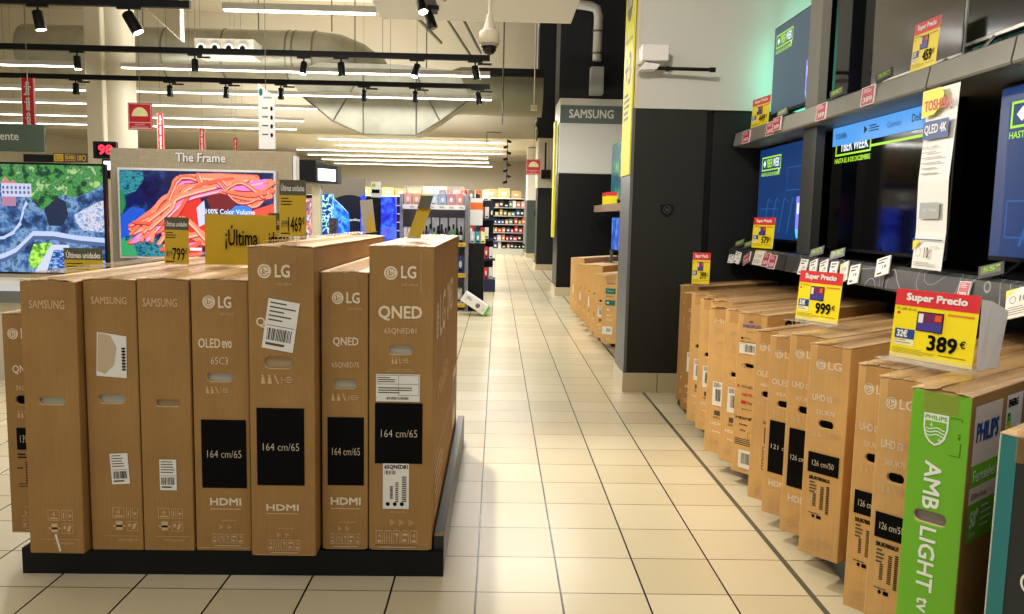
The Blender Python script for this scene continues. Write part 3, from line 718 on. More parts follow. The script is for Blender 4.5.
ledge(1.872,1.98,'upper wall shelf with a dusty grey label rail between the two rows of televisions',[(2.3,3.33,GREYP),(1.75,2.3,mat('pale_grey_rail',(150,148,140),.4)),(.62,1.75,LEDGEU),(.07,.62,LEDGEU),(-1.6,.07,LEDGEU)],LEDGEU)
# grey upright posts
for (y0,y1,x,lab) in ((1.87,2.12,1.85,'grey metal upright post standing left of the banner topped television'),):
    q=thing('shelf_upright',lab,'post'); MB().box(x+.0,x+.05,y0+.02,y1-.03,1.142,1.87,mat('dark_grey_post',(54,55,54),.4)).build('lower_post',q)
    MB().box(x+.0,x+.05,y0+.04,y1-.03,1.982,4.2,GREYP).build('upper_post',q)

def tv(label,x,y0,y1,z0,z1,content=None,scr=SCREEN,trim=BEZEL,bz=.012,th=.04,stand=True,group=None,zshelf=None,bar=None):
    t=thing('television',label,'television',group=group)
    MB().box(x,x+th,y0,y1,z0,z1,trim).build('casing',t,bevel=.003)
    m=MB(); m.box(x-.003,x+.001,y0+bz,y1-bz,z0+bz*1.6,z1-bz,scr)
    F=Face(m,(x-.003,y1-bz,z0+bz*1.6),(0,-1,0),(0,0,1),y1-y0-2*bz,z1-z0-2.6*bz,(0,0,160,90),.0008)
    if content: content(F)
    m.build('screen',t)
    if stand and zshelf is not None:
        for yy in (y0+(y1-y0)*.15,y1-(y1-y0)*.15):
            m=MB(); m.tube([(x+.02,yy,z0+.02),(x-.07,yy,zshelf+.008)],.009,trim,8); m.tube([(x+.02,yy,z0+.02),(x+.12,yy,zshelf+.008)],.009,trim,8); m.build('stand_foot',t)
    return t
CB=EM('deep_blue',(10,46,96),1.1); LM=EM('lime',(160,215,50),1.1); WH=EM('white',(215,225,235),1.1); MG=EM('magenta',(205,40,160),1.2); VI=EM('violet',(120,120,230),1.2); LB=EM('line_blue',(30,84,140),1.1)
CB2=EM('slate_blue',(66,84,100),.9)
def cyber(bg,letters=True):
    def f(F):
        F.rect(0,0,160,90,bg,1)
        if letters:
            for k in range(6):
                a=20+k*22; F.poly([(a,84),(a+2,84),(a+14,50),(a+12,50)],LB,2); F.poly([(a+12,50),(a+24,54),(a+24,55),(a+13,51)],LB,2)
            for (a,b,c,d) in ((10,60,60,80),(80,22,130,44)): F.frame(a,b,c,d,.8,.8,LB,2)
        F.frame(8,8,62,22,1.4,1.4,LM,3); F.poly([(12,15),(16,11),(20,15),(16,19)],WH,4); F.text('YBER',21,11,39,19,LM,k=4,bold=.4); F.text('WEEK',41,11,58,19,WH,k=4,bold=.4)
        F.text('HASTA EL 8 DE DICIEMBRE',8,24,60,27.5,LM,k=4,bold=.15); F.poly([(56,22),(60,22),(58,26)],WH,4)
        F.rect(120,10,146,18,WH,4); F.text('CYBER WEEK',122,11.5,144,16.5,LM,k=5)
        F.rect(108,50,150,80,VI,3); F.rect(116,52,146,72,MG,4); F.rect(111,56,124,66,WH,5); F.poly([(108,80),(150,80),(140,88),(112,88)],EM('cyan',(80,190,235),1.2),3)
    return f
tv('television showing a deep blue sale screen, nearest the charcoal pillar on the lower shelf',2.0,2.14,3.54 if False else 3.33,1.19,1.862,cyber(CB),zshelf=1.128)
def toshiba(F):
    F.rect(0,0,160,2,BEZEL,1)
    F.frame(6,8,62,20,1.4,1.4,LM,3); F.text('YBER WEEK',14,10,58,17,WH,k=4,bold=.4); F.text('HASTA EL 8 DE DICIEMBRE',6,22,62,25.5,LM,k=4,bold=.2)
    F.rect(62,15.5,160,17.2,LM,3)
t=tv('television with a dark screen and a light blue brand strip along its top edge',2.0,.74,2.02,1.17,1.865,toshiba,zshelf=1.128)
m=MB(); m.box(1.990,1.993,.93,2.0,1.765,1.905 if False else 1.868,EM('header_blue_glow',(84,158,232),.95)); F=Face(m,(1.990,2.0,1.765),(0,-1,0),(0,0,1),1.07,.103,(0,0,107,10.3),.001)  # paper strip given a glow of its own so it looks brightly lit
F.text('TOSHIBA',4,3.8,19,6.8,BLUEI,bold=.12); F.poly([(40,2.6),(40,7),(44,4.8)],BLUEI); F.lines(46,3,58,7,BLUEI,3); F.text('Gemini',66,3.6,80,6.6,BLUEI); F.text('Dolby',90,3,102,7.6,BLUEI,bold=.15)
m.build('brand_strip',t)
tv('television with a deep blue outlined letter screen at the right edge, lower shelf',2.0,-.95,.445,1.19,1.862,cyber(CB),zshelf=1.128)
# hanging brand card
c=thing('hanging_card','tall white product card with a yellow corner hanging down between the two wall shelves','sign')
m=MB(); xs=1.772
prof=[(xs+.006,1.86),(xs,1.7),(xs-.01,1.5),(xs-.004,1.3),(xs-.012,1.148)]
for (xa,za),(xb,zb) in zip(prof,prof[1:]): m.mesh([(xa,.342,za),(xa,.565,za),(xb,.565,zb),(xb,.342,zb),(xa+.0012,.342,za),(xa+.0012,.565,za),(xb+.0012,.565,zb),(xb+.0012,.342,zb)],[(0,1,2,3),(7,6,5,4),(0,3,7,4),(1,5,6,2)],CLEAN)
m.build('card_sheet',c)
m=MB(); F=Face(m,(xs-.016,.565,1.148),(0,-1,0),(0,0,1),.223,.712,(0,0,34,178),.0006)
F.poly([(0,178-178+1),(20,1),(24,8),(22,18),(14,26),(0,28)][::-1],YEL); F.text('TOSHIBA',3,12,31,22,REDI,k=3,bold=.4)
F.rect(3,32,31,50,BLUEI); F.text('QLED 4K',5,36,29,46,CLEAN,k=3,bold=.4); F.text('MODELO DISEÑO',4,56,22,59,GREYINK)
F.lines(4,62,28,88,mat('light_grey_ink',(170,170,168),.5),5,t=.2)
F.rect(6,112,28,128,mat('grey_tab',(165,170,172),.5)); F.text('ESCANEA',10,118,25,121,CLEAN,k=3); F.rect(0,148,34,149,BLUEI); F.poly([(1,150),(9,150),(1,160)][::-1],YEL)
F.ring(8,161,3,5,.12,MATS['light_grey_ink']); F.text('10',15,156,20,167,GREYINK,bold=.2); F.text('garantia',22,154,31,157,MATS['light_grey_ink']); F.lines(3,171,30,176,MATS['light_grey_ink'],3,t=.3)
m.build('card_print',c)
# upper televisions
tv('slate grey television showing a sale logo, high on the left of the upper shelf',2.0,2.18,3.15,2.07,2.69,cyber(CB2,False),zshelf=1.97)
tv('black television on the upper shelf, second from the pillar, screen off',2.0,1.56,2.05,2.03,3.1,None,trim=BEZEL,zshelf=1.97)
GS=mat('grey_reflective_screen',(52,52,50),.12)
tv('silver framed television with a dull brown grey screen in the middle of the upper shelf',1.98,.70,1.54,2.03,3.0,lambda F:(F.rect(40,0,80,12,EM('dim_violet',(120,80,160),.6),1)) and None,scr=mat('taupe_reflection_screen',(86,80,72),.15),trim=SILVER,bz=.01,zshelf=1.97)  # brown grey reflection of the store painted as the screen colour
t=tv('dark green black television at the right end of the upper shelf',1.98,-.6,.69,2.06,3.0,None,scr=mat('green_black_reflection_screen',(14,26,20),.12),trim=SILVER,bz=.01,zshelf=1.97)  # green black reflection put into the screen colour
m=MB(); m.tube([(1.98,.2,2.4),(1.978,.32,2.3),(1.978,.30,2.2),(1.978,.42,2.18)],.004,BLACK,6); m.build('loose_cable',t)
m=MB(); m.box(1.93,1.975,-.1,.06,2.055,2.075,SILVER); m.build('silver_bar_stand',t)
# backlight of the first upper television
bl=thing('light_strip','mint green glow strip mounted on the wall behind the slate grey television','light')
MB().box(2.05,2.085,2.3,3.135,2.10,2.66,mat('mint_led',(110,240,205),.5,emit=12)).build('led_panel',bl)

def upright_card(label,loc,dirx,w,h,price,head='Super Precio',red=True,lean=.1,group=None,small=False,extra=None,holder=True,bodym=None,pic=True,curl=True):
    a=math.atan2(dirx[1],dirx[0]); t=thing('price_card',label,'price card',loc,a)
    bodym=bodym or YEL
    m=MB()
    def q(x,z,k=0): return (x, lean*z - k, z+.006)
    uy=Vector((0,lean,1)).normalized(); 
    o=Vector((0,0,.006)); hh=h/uy.z
    m.mesh([tuple(o+Vector((0,0,0))),tuple(o+Vector((w,0,0))),tuple(o+Vector((w,0,0))+uy*hh),tuple(o+uy*hh)]+[tuple(o+Vector((0,.0015,0))),tuple(o+Vector((w,.0015,0))),tuple(o+Vector((w,.0015,0))+uy*hh),tuple(o+Vector((0,.0015,0))+uy*hh)],[(0,1,2,3),(7,6,5,4),(0,4,5,1),(1,5,6,2),(2,6,7,3),(3,7,4,0)],bodym)
    m.build('card_sheet',t)
    m=MB(); F=Face(m,o,(1,0,0),uy,w,hh,(0,0,100,100),.0008)
    if red:
        F.rect(0,0,100,24,REDP); F.text(head,14,6,86,19,CLEAN,k=3,bold=1.1)
    else:
        F.rect(0,0,100,22,mat('dark_header',(72,66,50),.5)); F.text(head,8,5,92,17,CLEAN,k=3,bold=.5)
    if pic:
        F.frame(30,30,62,58,1,1.2,BLACKINK,2); F.rect(31,31,61,57,mat('tv_picture',(120,40,90),.4),2); F.rect(31,45,61,57,mat('tv_picture_low',(70,60,150),.4),3); F.rect(52,33,60,42,mat('tv_orange',(230,90,40),.4),4); F.rect(32,33,38,46,CLEAN,4)
        F.text('TV LED 32 LG',3,27,28,30.5,BLACKINK); F.disc(6,35,2,2,REDI); F.rect(66,29,96,32,mat('orange_ink',(220,140,40),.5))
        F.rect(4,58,29,72,BLUEI); F.text('32€',7,60,20,70,CLEAN,k=3,bold=.8); F.rect(4,73,29,82,mat('pale_yellow',(244,240,190),.5)); F.lines(5,74,27,81,GREYINK,2,3,t=.2)
    F.text(price,46 if pic else 30,63,80,84,BLACKINK,k=3,bold=1.3); F.text('€',84,64,90,74,BLACKINK,k=3,bold=.4); F.text('desde',52,58,60,60,GREYINK)
    F.lines(3,86,60,95,mat('mustard_ink',(150,140,30),.5),4,t=.3); F.rect(60,88,92,89.4,MATS['mustard_ink'])
    if extra: extra(F)
    m.build('card_print',t)
    if holder:
        m=MB(); m.box(-.01,w+.01,-.055,.05,.0,.0025,ACRY); m.mesh([(0,-.002,.003),(w,-.002,.003),(w,-.002,.02),(0,-.002,.02)],[(0,1,2,3)],ACRY); m.build('acrylic_base',t)
    return t
t=upright_card('large red and yellow card priced 389 euros behind the green fronted carton',(1.262,-.300,.918),(.45,-.89),.262,.205,'389',lean=.08)
m=MB(); uy=Vector((0,.25,1)).normalized()
m.mesh([(.262,.02,.004),(.262,.06,.004),(.262,.12,.004),(.25,.04,.20),(.255,.08,.195),(.262,.15,.165)],[(0,1,4,3),(1,2,5,4)],PAPER); m.build('rear_leaflet',t)
t2=bpy.data.objects[t.name]
upright_card('red and yellow card priced 999 euros standing on the middle cartons at right',(1.325,.655,.913),(.42,-.907),.225,.205,'999',lean=.08)
upright_card('small red and yellow card priced 399 euros on the rearmost cartons by the pillar',(1.34,2.56,.905),(.9,-.43),.115,.205,'399',lean=.05,holder=False)
upright_card('small red and yellow card priced 579 euros on the lower shelf below the blue television',(1.81,2.83,1.143),(.17,-.985),.29,.205,'579',lean=.05,holder=False)
upright_card('small red and yellow card at the pillar end of the upper shelf',(1.86,3.15,1.984),(.1,-.99),.29,.20,'449',lean=.05,holder=False)
upright_card('red and yellow card standing before the silver framed television on the upper shelf',(1.86,.895,1.984),(.05,-1),.19,.205,'459',lean=.05,holder=False)
def etag(label,x,y,z,w,h,kind,tl=0,lean=.25):
    """small shelf price label facing the aisle; y is its centre"""
    t=thing('price_tag',label,'price tag',(x+.013,y,z),-PI/2+(.55 if kind=='lcd' else .12))
    M=Matrix.Rotation(tl,4,'Y')@Matrix.Rotation(-lean,4,'X')
    m=MB(); m.box(-w/2,w/2,0,.006,-h/2,h/2,{'white':CLEAN,'red':CLEAN,'lcd':mat('lcd_case',(60,60,58),.4),'paper':PAPER}[kind],M); m.build('tag_body',t)
    m=MB(); R=M.to_3x3(); F=Face(m,R@Vector((-w/2,0,-h/2)),R@Vector((1,0,0)),R@Vector((0,0,1)),w,h,(0,0,10,16),.0008)
    if kind=='white': F.rect(1.5,1.5,8,2.5,GREYINK); F.rect(1.5,4,6,5,BLACKINK); F.text('19',5,7.4,8,10.4,BLACKINK); F.rect(1.5,13,5,14.5,GREYINK)
    elif kind=='red': F.rect(.6,.6,9.4,15.4,mat('crimson_tag',(178,24,60),.4)); F.lines(1.6,2,8,6,CLEAN,3,2,t=.3); F.text('389',2,9,8.6,13.5,CLEAN,k=3,bold=.1)
    elif kind=='lcd': F.rect(1,1.5,9,12,mat('lcd_grey',(112,116,92),.3)); F.text('55"',2,3.5,8.4,9.5,LIMEI,k=3,bold=.3)
    else: F.poly([(0,0),(4,0),(0,4)][::-1],YEL); F.ring(2.6,6,1.1,2,.15,GREYINK); F.text('10',5,4.4,7.4,7.6,GREYINK); F.lines(1,10,9,15,GREYINK,4,1,t=.25)
    m.build('tag_print',t)
    return t
LW=[(3.22,1.062,.10,.075,'white',0),(3.06,1.078,.11,.10,'white',.1),(2.84,1.083,.13,.085,'red',-.35),(2.585,1.10,.17,.115,'paper',0),(2.44,1.095,.11,.105,'red',0),(2.32,1.088,.11,.105,'red',0),
 (1.807,1.088,.10,.105,'white',0),(1.66,1.09,.10,.11,'white',-.3),(1.52,1.095,.10,.11,'white',-.3),(1.395,1.092,.085,.115,'white',-.1),(1.265,1.095,.09,.12,'paper',-.35),(1.15,1.092,.10,.11,'white',-.2),(.865,1.148,.12,.10,'white',-.25),(.225,1.095,.07,.085,'red',-.05),(-.10,1.088,.15,.12,'paper',-.3)]
names={'white':'white electronic','red':'crimson electronic','paper':'white paper'}
LT=['white tag at the pillar end of the lower shelf rail','second white tag from the pillar end of the lower shelf rail','tilted crimson tag left of the 579 euro card on the lower rail','wide white tag below the 579 euro card on the lower rail','crimson tag just right of the wide white tag below the 579 euro card','second crimson tag right of the wide white tag on the lower rail',
'first white tag right of the dark upright on the lower marbled rail','second white tag right of the dark upright, tilted, on the lower rail','third white tag right of the dark upright on the lower rail','fourth white tag right of the dark upright, upright, on the lower rail','white tag with a yellow corner in the middle cluster on the lower rail','last white tag of the middle cluster on the lower marbled rail','lone tilted white tag under the light blue strip television','small crimson tag right of the tall hanging white card, behind the 389 euro card','large white tag with a yellow corner at the right end of the lower rail']
for (y,z,w,h,k,tl),lab in zip(LW,LT): etag(lab,1.772,y,z-.012,w*.86,h*.86,k,tl)
for (y,lab) in ((3.116,'small display tag standing nearest the pillar on the lower shelf'),(2.90,'second small display tag from the pillar standing on the lower shelf'),(1.69,'dark display tag standing above the first tags of the middle cluster'),(1.42,'dark display tag standing second above the middle cluster of tags'),(.115,'grey 55 inch display tag standing right of the tall hanging white card')):
    etag(lab,1.80,y,1.168,.09,.052,'lcd',-.3,.5)
UT=[(3.0,1.915,.12,.085,'red','crimson and white tag at the pillar end of the upper rail'),(2.50,1.92,.11,.085,'red','first of two crimson tags left of the grey upright on the upper rail'),(2.38,1.935,.11,.085,'red','second crimson tag left of the grey upright on the upper rail'),(1.68,1.92,.10,.09,'red','crimson tag just right of the grey upright on the upper rail'),(1.13,1.925,.11,.09,'red','crimson tag below the gap before the silver framed television, upper rail')]
for y,z,w,h,k,lab in UT: etag(lab,1.772,y,z,w,h,k,-.05,.1)
for y,lab in ((2.37,'small display tag standing left of the grey upright on the upper shelf'),(1.56,'small display tag standing right of the grey upright on the upper shelf'),(1.04,'small display tag standing left of the silver framed television')):
    etag(lab,1.80,y,2.004,.085,.048,'lcd',-.3,.3)

# ------------------------------------------------------------------ cards on the left cartons
def flatcard(label,loc,w,h,spec,body,base=True,ang=0,lean=.06,name='price_card',cat='price card',clear_top=0,curl=0):
    t=thing(name,label,cat,loc,ang); uy=Vector((0,lean,1)).normalized()
    m=MB(); n=8; vs=[]
    for i in range(n+1):
        x=w*i/n; yy=curl*math.sin(PI*i/n); vs+=[(x,yy,0.002),(x,yy+lean*h,h)]
    k=len(vs); vs+=[(x,y+.0012,z) for x,y,z in vs]
    fs=[(2*i,2*i+2,2*i+3,2*i+1) for i in range(n)]+[(k+2*i,k+2*i+1,k+2*i+3,k+2*i+2) for i in range(n)]
    m.mesh(vs,fs,body); m.build('card_sheet',t)
    m=MB(); F=Face(m,(0,-.0006,.002),(1,0,0),uy,w,h,(0,0,100,100),.0008); spec(F); m.build('card_print',t)
    if base: m=MB(); m.box(-.005,w+.005,-.03,.04,0,.002,ACRY); m.build('acrylic_base',t)
    return t
HD=mat('olive_header',(86,82,62),.5)
def ult(price,small=True):
    def f(F):
        F.rect(0,0,100,27,HD); F.text('Últimas unidades',6,7,94,20,CLEAN,k=3,bold=.4); F.lines(6,32,50,48,BLACKINK,3,t=.3); F.text(price,34,66,84,92,BLACKINK,k=3,bold=.5); F.text('€',87,66,95,78,BLACKINK,k=3); F.text('899',8,72,34,84,GREYINK); F.rect(6,94,40,96,BLACKINK)
    return f
flatcard('yellow 799 euro last units card standing on the third carton from the left',(-1.308,.6,1.10),.098,.19,ult('799'),YELD)
flatcard('yellow 1469 euro card standing on the tall carton with the slanted label',(-.812,.5,1.225),.104,.222,ult('1469'),YELD,lean=.05)
flatcard('wide low yellow last units card behind the leftmost carton, below the coast television',(-3.23,3.46,.70),.29,.32,lambda F:(F.rect(0,0,100,28,HD),F.text('Últimas unidades',6,7,94,24,CLEAN,k=3,bold=.6),F.lines(6,36,70,56,BLACKINK,3,t=.3)),YELD,base=False,lean=-.05)
bpy.data.objects['price_card'].name
flatcard('large plain yellow sign reading Última standing on the fourth carton',(-1.186,.72,1.092),.30,.215,lambda F:F.text('¡Última',29,22,74,70,BLACKINK,k=4,bold=.6) or F.text('idades',90,34,118,62,BLACKINK,k=4,bold=.5),YELD,base=False,curl=.01,lean=.02,name='paper_sign',cat='sign')
flatcard('pale grey see-through holder card behind the 1469 euro card',(-.93,.78,1.10),.085,.215,lambda F:(F.rect(0,0,100,34,HD),F.text('Últimas',10,9,90,24,CLEAN,k=3)),mat('pale_olive_card',(190,186,150),.4),base=True,lean=-.05)
flatcard('grey and beige card holder leaning left on the far part of the tall carton',(-.645,1.5,1.222),.065,.17,lambda F:F.poly([(30,100),(70,30),(100,100)],YELD),mat('pale_grey_card',(176,176,168),.3),base=True,ang=.05,lean=.1).rotation_euler[1]=-.12
# leaning dark card on the corner carton
t=thing('price_card','yellow and black card leaning to the right on the corner carton','price card',(-.312,.55,1.225),0)
m=MB(); 
def lc(a,b,z0,z1,sh0,sh1,mm,y=0): m.mesh([(a+sh0,y,z0),(b+sh0,y,z0),(b+sh1,y+.02,z1),(a+sh1,y+.02,z1),(a+sh0,y+.02,z0),(b+sh0,y+.02,z0),(b+sh1,y+.04,z1),(a+sh1,y+.04,z1)],[(0,1,2,3),(7,6,5,4),(0,3,7,4),(1,5,6,2),(3,2,6,7)],mm)
lc(0,.052,.002,.125,0,.04,YELD); m.build('card_sheet',t); m=MB(); lc(.04,.088,.125,.175,0,.014,HD); m.build('card_header',t)
m=MB(); m.box(-.02,.09,-.03,.05,-.003,.002,ACRY); lc(.0,.05,.002,.04,-.01,.003,ACRY,-.004); m.build('acrylic_base',t)

# ------------------------------------------------------------------ left display wall
c=thing('display_counter','long cream counter with a grey label rail below the televisions at the left','counter')
MB().box(-6,-1.9,3.45,4.6,0,.64,CREAM).build('counter_body',c)
MB().box(-6.02,-1.88,3.40,4.6,.641,.69,CLEAN).build('worktop',c,bevel=.004)
MB().box(-6,-1.9,3.385,3.398,.60,.69,mat('mid_grey_rail',(120,120,118),.4)).build('label_rail',c)
for x,lab in ((-4.02,'pale price tag at the left end of the cream counter rail'),(-3.88,'pale price tag next along the cream counter rail')):
    m=MB(); m.box(x-.055,x+.055,3.36,3.38,.60,.675,PAPER); F=Face(m,(x-.055,3.36,.60),(1,0,0),(0,0,1),.11,.075,(0,0,10,6),.001); F.lines(1,1,6,3,GREYINK,2); F.text('99',6,2.5,9,5,BLACKINK); one(m,'price_tag',lab,'price tag')
# left TV : coast picture
def tvfront(label,x0,x1,z0,z1,y,content,trim,bz,lay,parent=None,name='television'):
    t=thing(name,label,'television')
    MB().box(x0,x1,y,y+.05,z0,z1,trim).build('casing',t,bevel=.004)
    m=MB(); m.box(x0+bz,x1-bz,y-.003,y+.001,z0+bz,z1-bz,BEZEL); F=Face(m,(x0+bz,y-.003,z0+bz),(1,0,0),(0,0,1),x1-x0-2*bz,z1-z0-2*bz,lay,.0008); content(F); m.build('screen',t)
    return t
VEG=screen_noise('screen_foliage',[(8,40,36),(16,80,40),(70,150,60),(30,80,70),(150,190,110)],9,1.1,detail=12)
ROCK=screen_noise('screen_rock',[(14,36,74),(30,70,120),(70,110,160),(120,150,190),(30,80,110)],7,1.1,detail=10)
SEA=screen_noise('screen_sea',[(10,30,80),(20,60,130),(60,110,190),(150,190,230)],18,1.1,stretch=(1,1,3))
PALE=screen_noise('screen_pale_rock',[(110,140,190),(170,180,210),(210,205,215),(120,130,160)],24,1.1)
def coast(F):
    # layout 0..100 x 162..275
    F.rect(-20,162,102,276,ROCK,1)
    F.poly([(-20,162),(102,162),(102,182),(88,190),(72,196),(60,192),(52,204),(40,210),(30,200),(22,184),(0,180),(-20,182)][::-1],VEG,2)
    F.poly([(42,208),(56,196),(64,200),(66,214),(60,226),(46,226)][::-1],EM('cave',(10,30,62),1),3)
    F.poly([(72,214),(92,202),(102,198),(102,232),(80,230),(74,222)][::-1],PALE,3)
    F.rect(0,182,30,196,EM('house_pale',(190,190,215),1.05),4)
    for k in range(7): F.rect(1+k*4.2,185,3+k*4.2,188,EM('window_blue',(60,90,150),1),5); F.rect(1+k*4.2,190,3+k*4.2,193,EM('window_blue',(60,90,150),1),5)
    F.poly([(0,182),(5,175),(10,182)][::-1],EM('roof',(190,120,120),1),5); F.poly([(8,182),(12,178),(16,182)][::-1],EM('roof',(190,120,120),1),5)
    F.rect(0,196,14,206,EM('house_rose',(170,120,150),1),4)
    ROAD=EM('road',(176,190,225),1.1); RD=EM('road_dark',(70,90,130),1.1)
    pts=[(-20,262),(0,256),(12,250),(22,240),(30,232),(50,232),(76,236),(102,238)]
    for a,b in zip(pts,pts[1:]):
        F.poly([(a[0],a[1]+5),(b[0],b[1]+5),b,a],ROAD,5); F.poly([(a[0],a[1]+9),(b[0],b[1]+9),(b[0],b[1]+5),(a[0],a[1]+5)],RD,5)
    pts=[(-20,240),(0,238),(10,232),(17,222),(20,210),(24,200)]
    for a,b in zip(pts,pts[1:]): F.poly([(a[0],a[1]+3),(b[0]+2,b[1]+3),b,a],ROAD,6)
    F.poly([(24,262),(30,246),(46,244),(52,248),(42,268),(26,272)][::-1],screen_noise('screen_shrub',[(60,130,40),(130,190,60),(180,220,90)],30,1.2),6)
    F.poly([(30,276),(48,246),(66,246),(66,250),(50,252),(42,276)],EM('terrace',(190,196,220),1.1),7); F.poly([(42,276),(51,252),(66,250),(66,276)],SEA,7)
    F.rect(66,262,102,276,SEA,4)
t=tvfront('large television at the far left showing a green and blue rocky coast',-4.2,-3.165,.77,1.685,4.0,coast,BEZEL,.018,(-22,162,102,276))
m=MB(); m.box(-3.75,-3.3,4.06,4.16,.69,.72,BEZEL); m.box(-3.6,-3.5,4.06,4.1,.7,.95,BEZEL); m.build('stand',t)
m=MB(); m.box(-3.81,-3.42,3.985,4.0,1.688,1.75,BLACK); m.build('top_strip',t)
m=MB(); m.box(-3.565,-3.29,3.975,3.984,1.69,1.763,mat('brown_sticker_bar',(66,52,44),.4)); F=Face(m,(-3.565,3.975,1.69),(1,0,0),(0,0,1),.275,.073,(0,0,34,9),.001)
F.rect(1,1,10,8,GOLD); F.text('BLACK',2,2,9,4.4,BLACKINK,k=2); F.text('FRIDAY',2,5,9,7.4,BLACKINK,k=2); F.frame(12,1.4,22,7.6,.5,.5,GOLD); F.text('SUPER',13,3,21,6,GOLD,k=2,bold=.2); F.text('120',24,2,28,7,GOLD,k=2,bold=.2); F.ring(30.5,4.5,2,3,.3,GOLD); m.build('sticker_bar',t)
# lit lightbox behind
LBX=p=thing('light_box','small bright white lightbox behind the right shoulder of the coast television','light')
MB().box(-3.62,-3.3,4.9,5.0,1.6,1.78,BEZEL).build('housing',p); MB().box(-3.5,-3.46,4.93,4.97,0,1.6,BLACK).build('post',p); MB().box(-3.60,-3.45,4.893,4.899,1.68,1.76,SIGNLIT).build('lit_face',p); MB().box(-3.42,-3.31,4.893,4.899,1.63,1.75,SIGNLIT).build('lit_face',p)
# The Frame display
p=thing('display_board','linen textured display board with raised white lettering above a television','display board')
MB().box(-3.43,-1.805,4.653,4.80,0,1.865,LINEN).build('board',p,bevel=.004)
m=MB(); F=Face(m,(-2.84,4.65,1.755),(1,0,0),(0,0,1),.44,.075,(0,0,100,20),.004); F.text('The Frame',0,0,100,20,CLEAN,bold=1.0,k=2)
shadow_F=Face(m,(-2.84,4.648,1.755),(1,0,0),(0,0,1),.44,.075,(0,0,100,20),.001); shadow_F.text('The Frame',1,1,101,21,GREYINK,bold=1.2,k=1); m.build('lettering_with_shadow',p)  # grey offset copy is a painted drop shadow of the letters
m=MB(); m.box(-1.80,-1.775,4.66,4.79,0,1.83,CLEAN); m.build('edge_strip',p)
def tube2(F,pts,r,m,k,hi=None):
    """a fat curved strand drawn on the screen"""
    P=[Vector((a,b)) for a,b in pts]
    out=[]
    for i in range(len(P)-1):
        p0=P[max(i-1,0)];p1=P[i];p2=P[i+1];p3=P[min(i+2,len(P)-1)]
        for s in range(4):
            t=s/4; out.append(.5*((2*p1)+(-p0+p2)*t+(2*p0-5*p1+4*p2-p3)*t*t+(-p0+3*p1-3*p2+p3)*t**3))
    out.append(P[-1]); n=len(out)
    for i in range(n-1):
        d=(out[i+1]-out[i]).normalized(); nn=Vector((-d.y,d.x)); r0=r*(1-.35*i/n); r1=r*(1-.35*(i+1)/n)
        a=out[i];b=out[i+1]
        F.poly([tuple(a+nn*r0),tuple(b+nn*r1),tuple(b-nn*r1),tuple(a-nn*r0)],m,k)
        if hi: F.poly([tuple(a-nn*r0*.2),tuple(b-nn*r1*.2),tuple(b-nn*r1*.75),tuple(a-nn*r0*.75)],hi,k+.3)
    F.disc(out[-1].x,out[-1].y,r*.66,r*.66,m,k,10); F.disc(out[0].x,out[0].y,r,r,m,k,10)
def coral(F):
    # layout = 118..275 x 168..257
    DKB=screen_noise('screen_deep_water',[(8,8,52),(14,16,92),(10,22,70),(30,60,120)],6,1.0)
    TEAL=screen_noise('screen_reef',[(14,50,90),(30,110,130),(60,150,140),(20,60,130)],22,1.1)
    F.rect(118,168,275,258,DKB,1)
    F.poly([(118,168),(142,170),(143,178),(134,190),(124,194),(118,192)],TEAL,2)
    F.poly([(118,190),(122,188),(124,204),(120,214),(118,214)],EM('algae',(30,130,80),1),3)
    F.poly([(118,216),(130,206),(142,208),(148,222),(140,236),(128,246),(118,250)],EM('reef_blue',(30,80,190),1.1),2); F.poly([(118,240),(140,230),(160,244),(176,258),(118,258)],TEAL,3)
    F.poly([(118,250),(118,240),(130,246),(134,258),(118,258)],EM('reef_green',(50,150,90),1.1),4)
    RF=EM('crimson',(206,40,24),1.2); F.poly([(180,200),(200,196),(206,214),(200,258),(184,258),(176,232)],RF,3)
    F.poly([(206,196),(222,188),(236,196),(238,206),(212,210)],EM('maroon',(110,16,24),1.1),3); F.poly([(224,214),(236,203),(254,202),(250,216)],EM('fish_blue',(50,120,240),1.2),4); F.poly([(196,206),(204,198),(206,222),(198,226)],EM('pale_stripe',(200,200,240),1.1),4)
    F.poly([(246,210),(275,200),(275,258),(246,258)],EM('red_orange',(232,74,52),1.2),3)
    SAL=EM('salmon',(246,128,96),1.25); SH=EM('salmon_light',(255,176,150),1.3); SP=EM('salmon_violet',(220,120,190),1.2); SO=EM('orange',(250,110,80),1.25)
    rr=random.Random(11); DR=EM('strand_shadow',(150,34,50),1.0); DO=EM('strand_orange',(236,92,64),1.15)
    for i in range(38):
        f=i/38
        if f<.62: P=[(rr.uniform(196,274),rr.uniform(172,186)),(rr.uniform(176,204),rr.uniform(174,196)),(rr.uniform(156,178),rr.uniform(196,222)),(rr.uniform(126,150),rr.uniform(222,244))]
        elif f<.85: P=[(rr.uniform(262,278),rr.uniform(176,212)),(rr.uniform(240,256),rr.uniform(178,204)),(rr.uniform(214,236),rr.uniform(176,192))]
        else: P=[(rr.uniform(196,208),rr.uniform(206,246)),(rr.uniform(176,190),rr.uniform(214,248)),(rr.uniform(150,166),rr.uniform(230,256))]
        r=rr.uniform(1.8,3.2); c=(SAL,DO,SAL,SO,SO,SP,SAL)[i%7]
        tube2(F,[(a,b+.9) for a,b in P],r+.35,DR,5+i*.35); tube2(F,P,r,c,5.1+i*.35,SH if i%2 else None)
    F.text('100% Color Volume',206,207,256,212,WH,k=20,bold=.2); F.rect(189,248,201,251,WH,20)
t=tvfront('white framed television showing orange sea anemone tentacles on the linen board',-3.345,-1.94,.885,1.69,4.60,coral,CLEAN,.02,(118,168,275,258))

